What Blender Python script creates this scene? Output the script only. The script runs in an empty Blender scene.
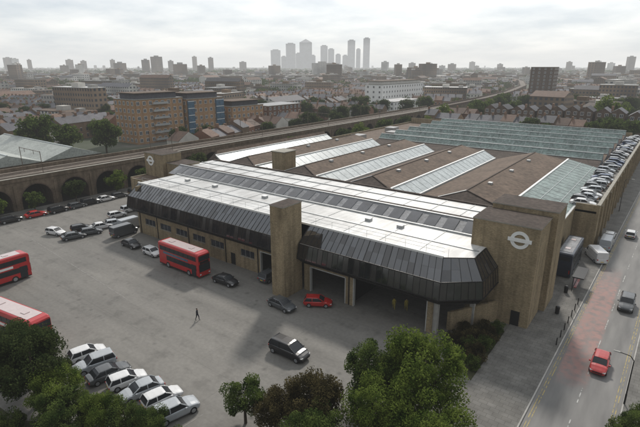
import bpy, bmesh, math, random
from mathutils import Vector, Matrix
R=random.Random(7)
scene=bpy.context.scene
COL=bpy.context.collection
rad=math.radians
# ---------------------------------------------------------------- materials
def newmat(name):
    m=bpy.data.materials.new(name); m.use_nodes=True
    nt=m.node_tree; n=nt.nodes; b=n["Principled BSDF"]
    return m,nt,n,b
def N(n,t,**k):
    x=n.new(t)
    for a,v in k.items(): setattr(x,a,v)
    return x
def mat(name,col,rough=.8,var=.25,scale=.6,metal=0.,spec=.3,detail=6,coat=0,objrand=0.,scale2=0,bump=0):
    m,nt,n,b=newmat(name); L=nt.links
    b.inputs["Roughness"].default_value=rough; b.inputs["Metallic"].default_value=metal
    b.inputs["Specular IOR Level"].default_value=spec
    b.inputs["Coat Weight"].default_value=coat
    if var<=0:
        b.inputs["Base Color"].default_value=(*col,1); return m
    geo=N(n,"ShaderNodeNewGeometry")
    no=N(n,"ShaderNodeTexNoise"); no.inputs["Scale"].default_value=scale; no.inputs["Detail"].default_value=detail; no.inputs["Roughness"].default_value=.65
    L.new(geo.outputs["Position"],no.inputs["Vector"])
    cr=N(n,"ShaderNodeValToRGB"); cr.color_ramp.elements[0].position=.3; cr.color_ramp.elements[1].position=.7
    cr.color_ramp.elements[0].color=(*[c*(1-var) for c in col],1); cr.color_ramp.elements[1].color=(*[min(1,c*(1+var)) for c in col],1)
    L.new(no.outputs["Fac"],cr.inputs[0]); out=cr.outputs[0]
    if scale2:
        n2=N(n,"ShaderNodeTexNoise"); n2.inputs["Scale"].default_value=scale2; n2.inputs["Detail"].default_value=4
        L.new(geo.outputs["Position"],n2.inputs["Vector"])
        mr=N(n,"ShaderNodeMapRange"); mr.inputs[1].default_value=.3; mr.inputs[2].default_value=.7; mr.inputs[3].default_value=1-var; mr.inputs[4].default_value=1+var
        L.new(n2.outputs["Fac"],mr.inputs[0])
        mx=N(n,"ShaderNodeVectorMath",operation='MULTIPLY'); L.new(out,mx.inputs[0]); L.new(mr.outputs[0],mx.inputs[1]); out=mx.outputs[0]
    if objrand:
        oi=N(n,"ShaderNodeObjectInfo"); mr=N(n,"ShaderNodeMapRange"); mr.inputs[3].default_value=1-objrand; mr.inputs[4].default_value=1+objrand
        L.new(oi.outputs["Random"],mr.inputs[0])
        mx=N(n,"ShaderNodeVectorMath",operation='MULTIPLY'); L.new(out,mx.inputs[0]); L.new(mr.outputs[0],mx.inputs[1]); out=mx.outputs[0]
    L.new(out,b.inputs["Base Color"])
    if bump:
        bp=N(n,"ShaderNodeBump"); bp.inputs["Strength"].default_value=bump; bp.inputs["Distance"].default_value=.1
        L.new(no.outputs["Fac"],bp.inputs["Height"]); L.new(bp.outputs[0],b.inputs["Normal"])
    return m
def brickmat(name,c1,c2,mortar,var=.2):
    m,nt,n,b=newmat(name); L=nt.links
    geo=N(n,"ShaderNodeNewGeometry"); sx=N(n,"ShaderNodeSeparateXYZ"); L.new(geo.outputs["Position"],sx.inputs[0])
    ad=N(n,"ShaderNodeMath",operation='ADD'); L.new(sx.outputs[0],ad.inputs[0]); L.new(sx.outputs[1],ad.inputs[1])
    cb=N(n,"ShaderNodeCombineXYZ"); L.new(ad.outputs[0],cb.inputs[0]); L.new(sx.outputs[2],cb.inputs[1])
    br=N(n,"ShaderNodeTexBrick"); br.inputs["Scale"].default_value=1.; br.inputs["Brick Width"].default_value=.24; br.inputs["Row Height"].default_value=.1; br.inputs["Mortar Size"].default_value=.009
    br.inputs["Color1"].default_value=(*c1,1); br.inputs["Color2"].default_value=(*c2,1); br.inputs["Mortar"].default_value=(*mortar,1)
    L.new(cb.outputs[0],br.inputs["Vector"])
    no=N(n,"ShaderNodeTexNoise"); no.inputs["Scale"].default_value=.5; no.inputs["Detail"].default_value=10; no.inputs["Roughness"].default_value=.7; L.new(geo.outputs["Position"],no.inputs["Vector"])
    mr=N(n,"ShaderNodeMapRange"); mr.inputs[1].default_value=.3; mr.inputs[2].default_value=.7; mr.inputs[3].default_value=1-var; mr.inputs[4].default_value=1+var
    L.new(no.outputs["Fac"],mr.inputs[0])
    n2=N(n,"ShaderNodeTexNoise"); n2.inputs["Scale"].default_value=.8; n2.inputs["Detail"].default_value=5
    mp=N(n,"ShaderNodeMapping"); mp.inputs["Scale"].default_value=(1.8,1.8,.12); L.new(geo.outputs["Position"],mp.inputs[0]); L.new(mp.outputs[0],n2.inputs["Vector"])
    m2=N(n,"ShaderNodeMapRange"); m2.inputs[1].default_value=.32; m2.inputs[2].default_value=.58; m2.inputs[3].default_value=.74; m2.inputs[4].default_value=1.05; L.new(n2.outputs["Fac"],m2.inputs[0])
    mx=N(n,"ShaderNodeVectorMath",operation='MULTIPLY'); L.new(br.outputs["Color"],mx.inputs[0]); L.new(mr.outputs[0],mx.inputs[1])
    my=N(n,"ShaderNodeVectorMath",operation='MULTIPLY'); L.new(mx.outputs[0],my.inputs[0]); L.new(m2.outputs[0],my.inputs[1])
    L.new(my.outputs[0],b.inputs["Base Color"]); b.inputs["Roughness"].default_value=.9; b.inputs["Specular IOR Level"].default_value=.15
    return m
def leafmat(name,dark,light,ns=.9):
    m,nt,n,b=newmat(name); L=nt.links; n.remove(b)
    tc=N(n,"ShaderNodeNewGeometry"); no=N(n,"ShaderNodeTexNoise"); no.inputs["Scale"].default_value=ns; no.inputs["Detail"].default_value=3
    L.new(tc.outputs["Position"],no.inputs["Vector"])
    cr=N(n,"ShaderNodeValToRGB"); cr.color_ramp.elements[0].position=.36; cr.color_ramp.elements[1].position=.66
    cr.color_ramp.elements[0].color=(*dark,1); cr.color_ramp.elements[1].color=(*light,1); L.new(no.outputs["Fac"],cr.inputs[0])
    d=N(n,"ShaderNodeBsdfDiffuse"); t=N(n,"ShaderNodeBsdfTranslucent"); mx=N(n,"ShaderNodeMixShader"); mx.inputs[0].default_value=.45
    L.new(cr.outputs[0],d.inputs[0]); L.new(cr.outputs[0],t.inputs[0]); L.new(d.outputs[0],mx.inputs[1]); L.new(t.outputs[0],mx.inputs[2])
    L.new(mx.outputs[0],n["Material Output"].inputs[0]); return m
def glassmat(name,col,rough=.12,spec=.6,var=.3,scale=.8,coat=0):
    return mat(name,col,rough,var,scale,spec=spec,coat=coat)
def gridmat(name,wall,win,fz=3.0,fx=2.6):
    m,nt,n,b=newmat(name); L=nt.links
    geo=N(n,"ShaderNodeNewGeometry"); sx=N(n,"ShaderNodeSeparateXYZ"); L.new(geo.outputs["Position"],sx.inputs[0])
    ad=N(n,"ShaderNodeMath",operation='ADD'); L.new(sx.outputs[0],ad.inputs[0]); L.new(sx.outputs[1],ad.inputs[1])
    def band(src,per,lo,hi):
        dv=N(n,"ShaderNodeMath",operation='DIVIDE'); L.new(src,dv.inputs[0]); dv.inputs[1].default_value=per
        fr=N(n,"ShaderNodeMath",operation='FRACT'); L.new(dv.outputs[0],fr.inputs[0])
        a=N(n,"ShaderNodeMath",operation='GREATER_THAN'); a.inputs[1].default_value=lo; L.new(fr.outputs[0],a.inputs[0])
        c=N(n,"ShaderNodeMath",operation='LESS_THAN'); c.inputs[1].default_value=hi; L.new(fr.outputs[0],c.inputs[0])
        q=N(n,"ShaderNodeMath",operation='MULTIPLY'); L.new(a.outputs[0],q.inputs[0]); L.new(c.outputs[0],q.inputs[1]); return q.outputs[0]
    f=N(n,"ShaderNodeMath",operation='MULTIPLY'); L.new(band(sx.outputs[2],fz,.3,.8),f.inputs[0]); L.new(band(ad.outputs[0],fx,.25,.75),f.inputs[1])
    no=N(n,"ShaderNodeTexNoise"); no.inputs["Scale"].default_value=.03; L.new(geo.outputs["Position"],no.inputs["Vector"])
    cr=N(n,"ShaderNodeValToRGB"); cr.color_ramp.elements[0].position=.35; cr.color_ramp.elements[1].position=.65
    cr.color_ramp.elements[0].color=(*[c*.6 for c in wall],1); cr.color_ramp.elements[1].color=(*[min(.85,c*1.4) for c in wall],1); L.new(no.outputs["Fac"],cr.inputs[0])
    mx=N(n,"ShaderNodeMix",data_type='RGBA'); L.new(f.outputs[0],mx.inputs[0]); L.new(cr.outputs[0],mx.inputs[6]); mx.inputs[7].default_value=(*win,1)
    L.new(mx.outputs[2],b.inputs["Base Color"]); b.inputs["Roughness"].default_value=.7; return m

M={}
M['brick']=brickmat("yellow_stock_brick",(.31,.24,.145),(.21,.16,.095),(.23,.20,.15),.22)
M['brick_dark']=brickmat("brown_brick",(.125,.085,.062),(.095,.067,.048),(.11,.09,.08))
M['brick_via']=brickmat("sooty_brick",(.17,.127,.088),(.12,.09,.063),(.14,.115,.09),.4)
M['brick_or']=brickmat("orange_brick",(.38,.22,.115),(.31,.18,.095),(.29,.23,.16))
M['conc']=mat("concrete",(.32,.31,.29),.85,.2,.7)
M['coping']=mat("stone_coping",(.25,.235,.20),.8,.25,.7)
def weathered(name):
    m,nt,n,b=newmat(name); L=nt.links; geo=N(n,"ShaderNodeNewGeometry")
    a=N(n,"ShaderNodeTexNoise"); a.inputs["Scale"].default_value=.16; a.inputs["Detail"].default_value=8; a.inputs["Roughness"].default_value=.7; L.new(geo.outputs["Position"],a.inputs["Vector"])
    cr=N(n,"ShaderNodeValToRGB"); e=cr.color_ramp.elements; e[0].position=.36; e[0].color=(.40,.395,.38,1); e[1].position=.62; e[1].color=(.60,.60,.59,1); L.new(a.outputs["Fac"],cr.inputs[0])
    c=N(n,"ShaderNodeTexNoise"); c.inputs["Scale"].default_value=.7; c.inputs["Detail"].default_value=7; mp=N(n,"ShaderNodeMapping"); mp.inputs["Scale"].default_value=(2.2,.22,1); L.new(geo.outputs["Position"],mp.inputs[0]); L.new(mp.outputs[0],c.inputs["Vector"])
    mr=N(n,"ShaderNodeMapRange"); mr.inputs[1].default_value=.35; mr.inputs[2].default_value=.6; mr.inputs[3].default_value=.8; mr.inputs[4].default_value=1.04; L.new(c.outputs["Fac"],mr.inputs[0])
    mx=N(n,"ShaderNodeVectorMath",operation='MULTIPLY'); L.new(cr.outputs[0],mx.inputs[0]); L.new(mr.outputs[0],mx.inputs[1]); L.new(mx.outputs[0],b.inputs["Base Color"])
    b.inputs["Roughness"].default_value=.42; b.inputs["Specular IOR Level"].default_value=.4; return m
M['white_roof']=weathered("white_roof_membrane")
M['grey_roof']=mat("grey_roof_sheet",(.18,.185,.195),.6,.3,.5,scale2=3)
M['brown_roof']=mat("brown_roof_felt",(.108,.079,.06),.85,.25,.15,scale2=1.2,spec=.15)
M['brown_roof2']=mat("dark_roof_felt",(.058,.045,.038),.85,.3,.4,scale2=2.,spec=.15)
M['pale_glaze']=mat("pale_rooflight_glazing",(.42,.455,.455),.4,.18,.3,scale2=1.5,spec=.4)  # pale base colour stands in for bright sky reflected by the glass
M['teal_glaze']=mat("teal_rooflight_glazing",(.155,.20,.185),.4,.4,.25,scale2=1.5,spec=.3)
M['metal']=mat("grey_metal",(.35,.36,.36),.45,.15,1,metal=.3)
M['white_paint']=mat("white_paint",(.70,.70,.68),.5,.08,1)
M['frame_paint']=mat("dulled_white_frame_paint",(.42,.42,.40),.6,.15,1)
M['bay_glass']=glassmat("dark_bronze_glazing",(.013,.013,.016),.06,1.,.4,.7,.8)
M['bay_glass2']=glassmat("dark_bronze_glazing_lighter",(.028,.029,.034),.10,1.,.4,.7,.8)  # lighter base colour paints sky sheen into some upper slope panels
M['bay_glass3']=glassmat("dark_bronze_glazing_dusty",(.02,.018,.018),.16,.8,.4,.7,.4)  # tone and roughness shifted to paint a varied sheen from panel to panel
M['sky_glass']=glassmat("rooflight_glass_dark",(.045,.047,.055),.2,.8,.4,.7)
M['bay_frame']=mat("dark_bronze_frame",(.018,.017,.017),.45,.2,1)
M['glass']=glassmat("window_glass",(.03,.035,.045),.1,.6)
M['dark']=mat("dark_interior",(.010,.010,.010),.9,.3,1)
M['blue_glass']=glassmat("blue_glass",(.06,.12,.18),.1,.6)
M['slate']=mat("slate_roof",(.065,.065,.075),.75,.25,.3,scale2=2,objrand=.45)
M['tile']=mat("brown_tile_roof",(.105,.063,.045),.8,.25,.3,scale2=2,objrand=.4)
M['render']=mat("pale_render",(.5,.48,.44),.8,.15,.3,objrand=.2)
M['house_brick']=mat("london_brick",(.175,.12,.078),.9,.2,.8,objrand=.4)
M['house_brick2']=mat("red_brick",(.165,.085,.055),.9,.2,.8,objrand=.4)
M['chim']=mat("chimney_brick",(.2,.12,.08),.9,.2,1)
M['tyre']=mat("tyre_rubber",(.015,.015,.015),.9,.1,4)
M['rim']=mat("alloy_rim",(.35,.36,.38),.35,.1,4,metal=.6)
M['lampglass']=mat("headlight_glass",(.5,.5,.5),.2,0)
M['redlamp']=mat("tail_light",(.35,.01,.01),.2,0)
M['carglass']=glassmat("car_window_glass",(.022,.025,.029),.2,.3,.1,3)
def paint(name,c): 
    M[name]=mat(name,c,.3,.08,2,coat=.4,spec=.5)
paint('paint_white',(.58,.58,.58)); paint('paint_silver',(.32,.34,.36)); paint('paint_black',(.010,.010,.012)); paint('paint_red',(.36,.018,.016))
paint('paint_grey',(.06,.065,.07)); paint('paint_blue',(.03,.06,.14)); paint('bus_red',(.40,.012,.014)); paint('bus_roof',(.46,.38,.37))
paint('paint_darkblue',(.015,.022,.04)); paint('paint_green',(.03,.06,.05))
M['bus_black']=mat("black_trim",(.015,.015,.016),.4,0)
M['hivis']=mat("hivis_cloth",(.30,.24,.05),.8,.1,5)
def wornline(name,c,base=(.14,.14,.132)):
    m,nt,n,b=newmat(name); L=nt.links; geo=N(n,"ShaderNodeNewGeometry"); no=N(n,"ShaderNodeTexNoise"); no.inputs["Scale"].default_value=1.6; no.inputs["Detail"].default_value=8
    L.new(geo.outputs["Position"],no.inputs["Vector"]); cr=N(n,"ShaderNodeValToRGB"); e=cr.color_ramp.elements; e[0].position=.42; e[0].color=(*base,1); e[1].position=.56; e[1].color=(*c,1)
    L.new(no.outputs["Fac"],cr.inputs[0]); L.new(cr.outputs[0],b.inputs["Base Color"]); b.inputs["Roughness"].default_value=.8; return m
M['yellow']=wornline("yellow_line",(.34,.27,.11)); M['line']=wornline("road_line_white",(.43,.43,.41)); M['faint']=wornline("faint_line",(.23,.22,.205),(.155,.148,.137)); M['plate']=mat("number_plate",(.55,.38,.05),.6,0)
M['leaf1']=leafmat("leaf_green",(.030,.052,.015),(.125,.165,.045))
M['leaf2']=leafmat("leaf_dark",(.022,.036,.014),(.078,.10,.035))
M['leaf3']=leafmat("leaf_brown",(.036,.032,.016),(.115,.095,.043))
M['leaf4']=leafmat("leaf_bright",(.042,.070,.014),(.175,.225,.048))
M['bark']=mat("bark",(.07,.055,.04),.95,.3,2)
M['skin']=mat("skin",(.35,.22,.16),.6,0); M['jacket']=mat("dark_cloth",(.02,.022,.03),.9,.2,5)
M['hair']=mat("hair",(.02,.014,.01),.8,0)
M['grid1']=gridmat("flats_brick_facade",(.18,.13,.09),(.04,.045,.055))
M['grid2']=gridmat("flats_pale_facade",(.50,.485,.45),(.08,.09,.1),3.2,3.4)
M['grid3']=gridmat("tower_glass_facade",(.14,.15,.17),(.05,.06,.08),4,4)

# ---------------------------------------------------------------- mesh builder
class MB:
    def __init__(s): s.v=[];s.f=[];s.m=[];s.mats=[]
    def mi(s,k):
        if k not in s.mats: s.mats.append(k)
        return s.mats.index(k)
    def poly(s,pts,k):
        b=len(s.v); s.v+= [tuple(p) for p in pts]; s.f.append(tuple(range(b,b+len(pts)))); s.m.append(s.mi(k))
    def hexa(s,b,t,k,kt=None):
        i=len(s.v); s.v+=[tuple(p) for p in b]+[tuple(p) for p in t]; n=len(b)
        s.f.append(tuple(i+j for j in reversed(range(n)))); s.m.append(s.mi(k))
        s.f.append(tuple(i+n+j for j in range(n))); s.m.append(s.mi(kt or k))
        for j in range(n):
            jj=(j+1)%n; s.f.append((i+j,i+jj,i+n+jj,i+n+j)); s.m.append(s.mi(k))
    def box(s,x0,x1,y0,y1,z0,z1,k,kt=None):
        s.hexa([(x0,y0,z0),(x1,y0,z0),(x1,y1,z0),(x0,y1,z0)],[(x0,y0,z1),(x1,y0,z1),(x1,y1,z1),(x0,y1,z1)],k,kt)
    def tube(s,a,b,r0,r1,k,n=8):
        a=Vector(a);b=Vector(b);d=(b-a).normalized(); u=d.orthogonal().normalized(); w=d.cross(u)
        A=[a+(u*math.cos(t)+w*math.sin(t))*r0 for t in [2*math.pi*i/n for i in range(n)]]
        B=[b+(u*math.cos(t)+w*math.sin(t))*r1 for t in [2*math.pi*i/n for i in range(n)]]
        s.hexa(A,B,k)
    def beam(s,a,b,w,h,k):
        a=Vector(a);b=Vector(b);d=(b-a).normalized(); up=Vector((0,0,1))
        if abs(d.z)>.95: up=Vector((0,1,0))
        u=d.cross(up).normalized()*w/2; q=u.cross(d).normalized()*h/2
        s.hexa([a-u-q,a+u-q,a+u+q,a-u+q],[b-u-q,b+u-q,b+u+q,b-u+q],k)
    def loft(s,rings,k,caps=True,kf=None):
        n=len(rings[0]); i=len(s.v)
        for r in rings: s.v+=[tuple(p) for p in r]
        for a in range(len(rings)-1):
            for j in range(n):
                jj=(j+1)%n; s.f.append((i+a*n+j,i+a*n+jj,i+(a+1)*n+jj,i+(a+1)*n+j)); s.m.append(s.mi(kf(a,j) if kf else k))
        if caps:
            s.f.append(tuple(i+j for j in reversed(range(n)))); s.m.append(s.mi(k))
            o=i+(len(rings)-1)*n; s.f.append(tuple(o+j for j in range(n))); s.m.append(s.mi(k))
    def xf(s,mtx,start=0):
        for i in range(start,len(s.v)): s.v[i]=tuple(mtx@Vector(s.v[i]))
    def mesh(s,name,smooth=False):
        me=bpy.data.meshes.new(name); me.from_pydata(s.v,[],s.f)
        for k in s.mats: me.materials.append(M[k])
        me.polygons.foreach_set("material_index",s.m)
        bm=bmesh.new(); bm.from_mesh(me); bmesh.ops.recalc_face_normals(bm,faces=bm.faces); bm.to_mesh(me); bm.free()
        if smooth: me.polygons.foreach_set("use_smooth",[True]*len(me.polygons))
        me.update(); return me
    def obj(s,name,parent=None,smooth=False,**k):
        return mk(name,s.mesh(name,smooth),parent,**k)
def mk(name,data,parent=None,loc=(0,0,0),rot=0,label=None,cat=None,group=None,kind=None,bevel=0):
    o=bpy.data.objects.new(name,data); COL.objects.link(o); o.location=loc; o.rotation_euler=(0,0,rot)
    if parent: o.parent=parent
    if label: o["label"]=label
    if cat: o["category"]=cat
    if group: o["group"]=group
    if kind: o["kind"]=kind
    if bevel:
        b=o.modifiers.new("bevel","BEVEL"); b.width=bevel; b.segments=2; b.limit_method='ANGLE'; b.angle_limit=rad(35)
    return o
def empty(name,**k): return mk(name,None,**k)
CT,ST=math.cos(rad(17.4)),math.sin(rad(17.4))
def view(p,q,z=0):
    X=.8*p+.6*q; Y=-.6*p+.8*q; h=33-z
    f=CT*Y+ST*h
    if f<1: return (9999,9999,f)
    return (320+470*X/f, 213.5+470*(CT*h-ST*Y)/f, f)

# ---------------------------------------------------------------- ground
def sheet(name,pts,k,z,kind="structure",lab=None):
    b=MB(); b.poly([(x,y,z) for x,y in pts],k); return b.obj(name,kind=kind)
def groundmat():
    m,nt,n,b=newmat("city_ground"); L=nt.links
    geo=N(n,"ShaderNodeNewGeometry")
    no=N(n,"ShaderNodeTexNoise"); no.inputs["Scale"].default_value=.035; no.inputs["Detail"].default_value=8
    L.new(geo.outputs["Position"],no.inputs["Vector"])
    cr=N(n,"ShaderNodeValToRGB"); e=cr.color_ramp.elements
    e[0].position=.40; e[0].color=(.03,.042,.018,1); e[1].position=.68; e[1].color=(.115,.105,.095,1)
    x=e.new(.55); x.color=(.05,.057,.034,1)
    L.new(no.outputs["Fac"],cr.inputs[0]); L.new(cr.outputs[0],b.inputs["Base Color"]); b.inputs["Roughness"].default_value=.95
    return m
M['ground']=groundmat()
def yardmat():
    m,nt,n,b=newmat("worn_yard_tarmac"); L=nt.links
    geo=N(n,"ShaderNodeNewGeometry")
    def noise(s,d,mp=None,rot=.35):
        x=N(n,"ShaderNodeTexNoise"); x.inputs["Scale"].default_value=s; x.inputs["Detail"].default_value=d; x.inputs["Roughness"].default_value=.62
        if mp:
            mm=N(n,"ShaderNodeMapping"); mm.inputs["Scale"].default_value=mp; mm.inputs["Rotation"].default_value=(0,0,rot); L.new(geo.outputs["Position"],mm.inputs[0]); L.new(mm.outputs[0],x.inputs["Vector"])
        else: L.new(geo.outputs["Position"],x.inputs["Vector"])
        return x
    a=noise(.06,6); c=noise(2.2,8); st=noise(.22,6,(.12,1,1)); st2=noise(.8,6,(.05,1,1),-.25); st3=noise(.35,8)
    cr=N(n,"ShaderNodeValToRGB"); e=cr.color_ramp.elements; e[0].position=.33; e[0].color=(.138,.132,.121,1); e[1].position=.68; e[1].color=(.178,.169,.153,1)
    L.new(a.outputs["Fac"],cr.inputs[0])
    def mul(src,fac,lo,hi,p0=.35,p1=.65):
        mr=N(n,"ShaderNodeMapRange"); mr.inputs[1].default_value=p0; mr.inputs[2].default_value=p1; mr.inputs[3].default_value=lo; mr.inputs[4].default_value=hi
        L.new(fac,mr.inputs[0]); mx=N(n,"ShaderNodeVectorMath",operation='MULTIPLY'); L.new(src,mx.inputs[0]); L.new(mr.outputs[0],mx.inputs[1]); return mx.outputs[0]
    o=mul(cr.outputs[0],c.outputs["Fac"],.9,1.09); o=mul(o,st.outputs["Fac"],.87,1.08); o=mul(o,st2.outputs["Fac"],.86,1.03,.3,.5); o=mul(o,st3.outputs["Fac"],.78,1.0,.34,.46)
    v=N(n,"ShaderNodeTexVoronoi"); v.inputs["Scale"].default_value=.33; L.new(geo.outputs["Position"],v.inputs["Vector"])
    o=mul(o,v.outputs["Distance"],.6,1.,.02,.14)
    # rectangular repair patches and joints
    br=N(n,"ShaderNodeTexBrick"); br.offset=.37; br.inputs["Scale"].default_value=1; br.inputs["Brick Width"].default_value=17; br.inputs["Row Height"].default_value=7.3; br.inputs["Mortar Size"].default_value=.03; br.inputs["Color1"].default_value=(1,1,1,1); br.inputs["Color2"].default_value=(.95,.95,.95,1); br.inputs["Mortar"].default_value=(.8,.8,.8,1)
    L.new(geo.outputs["Position"],br.inputs["Vector"]); mx=N(n,"ShaderNodeVectorMath",operation='MULTIPLY'); L.new(o,mx.inputs[0]); L.new(br.outputs["Color"],mx.inputs[1]); o=mx.outputs[0]
    L.new(o,b.inputs["Base Color"]); b.inputs["Roughness"].default_value=.75; b.inputs["Specular IOR Level"].default_value=.35
    return m
M['yard']=yardmat()
def roadmat():
    m,nt,n,b=newmat("road_tarmac"); L=nt.links
    geo=N(n,"ShaderNodeNewGeometry"); sx=N(n,"ShaderNodeSeparateXYZ"); L.new(geo.outputs["Position"],sx.inputs[0])
    no=N(n,"ShaderNodeTexNoise"); no.inputs["Scale"].default_value=.5; no.inputs["Detail"].default_value=8
    mp=N(n,"ShaderNodeMapping"); mp.inputs["Scale"].default_value=(1.6,.25,1); L.new(geo.outputs["Position"],mp.inputs[0]); L.new(mp.outputs[0],no.inputs["Vector"])
    cr=N(n,"ShaderNodeValToRGB"); e=cr.color_ramp.elements; e[0].position=.3; e[0].color=(.10,.098,.095,1); e[1].position=.7; e[1].color=(.175,.17,.162,1); L.new(no.outputs["Fac"],cr.inputs[0])
    def rng(src,a,b_,c,d):
        m1=N(n,"ShaderNodeMapRange"); m1.inputs[1].default_value=a; m1.inputs[2].default_value=b_; L.new(src,m1.inputs[0])
        m2=N(n,"ShaderNodeMapRange"); m2.inputs[1].default_value=c; m2.inputs[2].default_value=d; m2.inputs[3].default_value=1; m2.inputs[4].default_value=0; L.new(src,m2.inputs[0])
        q=N(n,"ShaderNodeMath",operation='MULTIPLY'); L.new(m1.outputs[0],q.inputs[0]); L.new(m2.outputs[0],q.inputs[1]); return q.outputs[0]
    fy=rng(sx.outputs[1],50,54,80,90); fx=rng(sx.outputs[0],-5.9,-5.6,-2.9,-2.5)
    q=N(n,"ShaderNodeMath",operation='MULTIPLY'); L.new(fx,q.inputs[0]); L.new(fy,q.inputs[1])
    n3=N(n,"ShaderNodeTexNoise"); n3.inputs["Scale"].default_value=1.1; n3.inputs["Detail"].default_value=9; L.new(geo.outputs["Position"],n3.inputs["Vector"])
    mr=N(n,"ShaderNodeMapRange"); mr.inputs[1].default_value=.38; mr.inputs[2].default_value=.6; mr.inputs[3].default_value=.3; mr.inputs[4].default_value=1; L.new(n3.outputs["Fac"],mr.inputs[0])
    q2=N(n,"ShaderNodeMath",operation='MULTIPLY'); L.new(q.outputs[0],q2.inputs[0]); L.new(mr.outputs[0],q2.inputs[1])
    mx=N(n,"ShaderNodeMix",data_type='RGBA'); L.new(q2.outputs[0],mx.inputs[0]); L.new(cr.outputs[0],mx.inputs[6]); mx.inputs[7].default_value=(.26,.15,.132,1)
    L.new(mx.outputs[2],b.inputs["Base Color"]); b.inputs["Roughness"].default_value=.72
    return m
M['road']=roadmat()
def pavemat():
    m,nt,n,b=newmat("paving_slabs"); L=nt.links; geo=N(n,"ShaderNodeNewGeometry")
    br=N(n,"ShaderNodeTexBrick"); br.inputs["Scale"].default_value=1; br.inputs["Brick Width"].default_value=.9; br.inputs["Row Height"].default_value=.6; br.inputs["Mortar Size"].default_value=.02
    br.inputs["Color1"].default_value=(.135,.13,.12,1); br.inputs["Color2"].default_value=(.115,.11,.10,1); br.inputs["Mortar"].default_value=(.07,.066,.06,1); L.new(geo.outputs["Position"],br.inputs["Vector"])
    a=N(n,"ShaderNodeTexNoise"); a.inputs["Scale"].default_value=.5; a.inputs["Detail"].default_value=8; L.new(geo.outputs["Position"],a.inputs["Vector"])
    mr=N(n,"ShaderNodeMapRange"); mr.inputs[1].default_value=.35; mr.inputs[2].default_value=.65; mr.inputs[3].default_value=.75; mr.inputs[4].default_value=1.2; L.new(a.outputs["Fac"],mr.inputs[0])
    mx=N(n,"ShaderNodeVectorMath",operation='MULTIPLY'); L.new(br.outputs["Color"],mx.inputs[0]); L.new(mr.outputs[0],mx.inputs[1]); L.new(mx.outputs[0],b.inputs["Base Color"]); b.inputs["Roughness"].default_value=.85; return m
M['pave']=pavemat()
M['bed']=mat("planting_soil",(.04,.042,.02),.95,.4,1.2)
M['ballast']=mat("track_ballast",(.12,.10,.082),.95,.3,.6,scale2=4)
M['rail']=mat("rusty_rail",(.12,.09,.07),.5,.2,2)
S=9000; RW=7.4
sheet("ground",[(-S,-S),(S,-S),(S,S),(-S,S)],'ground',-.03)
sheet("yard",[(-121.9,-20),(-46,-8),(-46,12),(-13,30.5),(-13,97),(-60,60),(-104,60),(-104,110),(-121.9,110)],'yard',0)
def kl(q): return -6.8+.02*(q-45)
sheet("road",[(kl(-20),-20),(kl(-20)+RW,-20),(kl(420)+RW,420),(kl(420),420)],'road',.0)
b=MB(); b.hexa([(-13,25,-.02),(kl(25)-.15,25,-.02),(kl(205)-.15,205,-.02),(-13,205,-.02)],[(-13,25,.12),(kl(25)-.15,25,.12),(kl(205)-.15,205,.12),(-13,205,.12)],'pave')
b.obj("pavement",kind="structure")
b=MB(); b.hexa([(kl(-20)+RW+.15,-20,-.02),(15,-20,-.02),(15,300,-.02),(kl(300)+RW+.15,300,-.02)],[(kl(-20)+RW+.15,-20,.12),(15,-20,.12),(15,300,.12),(kl(300)+RW+.15,300,.12)],'pave')
b.obj("pavement",kind="structure")
for s_ in (0,RW):
    b=MB(); a0=kl(20)+s_;a1=kl(300)+s_; w=-.14 if s_==0 else .14
    b.hexa([(a0,20,-.02),(a0+w,20,-.02),(a1+w,300,-.02),(a1,300,-.02)],[(a0,20,.135),(a0+w,20,.135),(a1+w,300,.135),(a1,300,.135)],'conc')
    b.obj("kerb",kind="structure")
b=MB()
for q in range(30,230,6):
    x=kl(q)+3.7; b.poly([(x-.05,q,.012),(x+.05,q,.012),(x+.11,q+3,.012),(x+.01,q+3,.012)],'line')
b.obj("road_marking",kind="structure")
b=MB()
for off in (.3,.55,RW-.65,RW-.4):
    b.poly([(kl(25)+off,25,.012),(kl(25)+off+.09,25,.012),(kl(200)+off+.09,200,.012),(kl(200)+off,200,.012)],'yellow')
b.obj("road_marking",kind="structure")
b=MB()
for i in range(5):
    x=-52.5+i*4.9; b.poly([(x,19,.012),(x+.1,19,.012),(x+.5,24,.012),(x+.4,24,.012)],'faint')
for (xa,ya,xb,yb) in ((-100,36,-60,33),(-95,50,-88,50),(-110,30,-109,62)):
    d=Vector((xb-xa,yb-ya,0)).normalized(); nx,ny=-d.y*.05,d.x*.05
    b.poly([(xa-nx,ya-ny,.012),(xb-nx,yb-ny,.012),(xb+nx,yb+ny,.012),(xa+nx,ya+ny,.012)],'faint')
b.obj("yard_marking",kind="structure")
sheet("planting_bed",[(-19,50.5),(-13.05,45),(-13.05,57.5),(-17,57.5)],'bed',.02)
sheet("grass_verge",[(-52,-8),(-13.1,-8),(-13.1,30),(-20,26.5),(-46.5,12.5),(-52,12)],'bed',.01)

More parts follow.
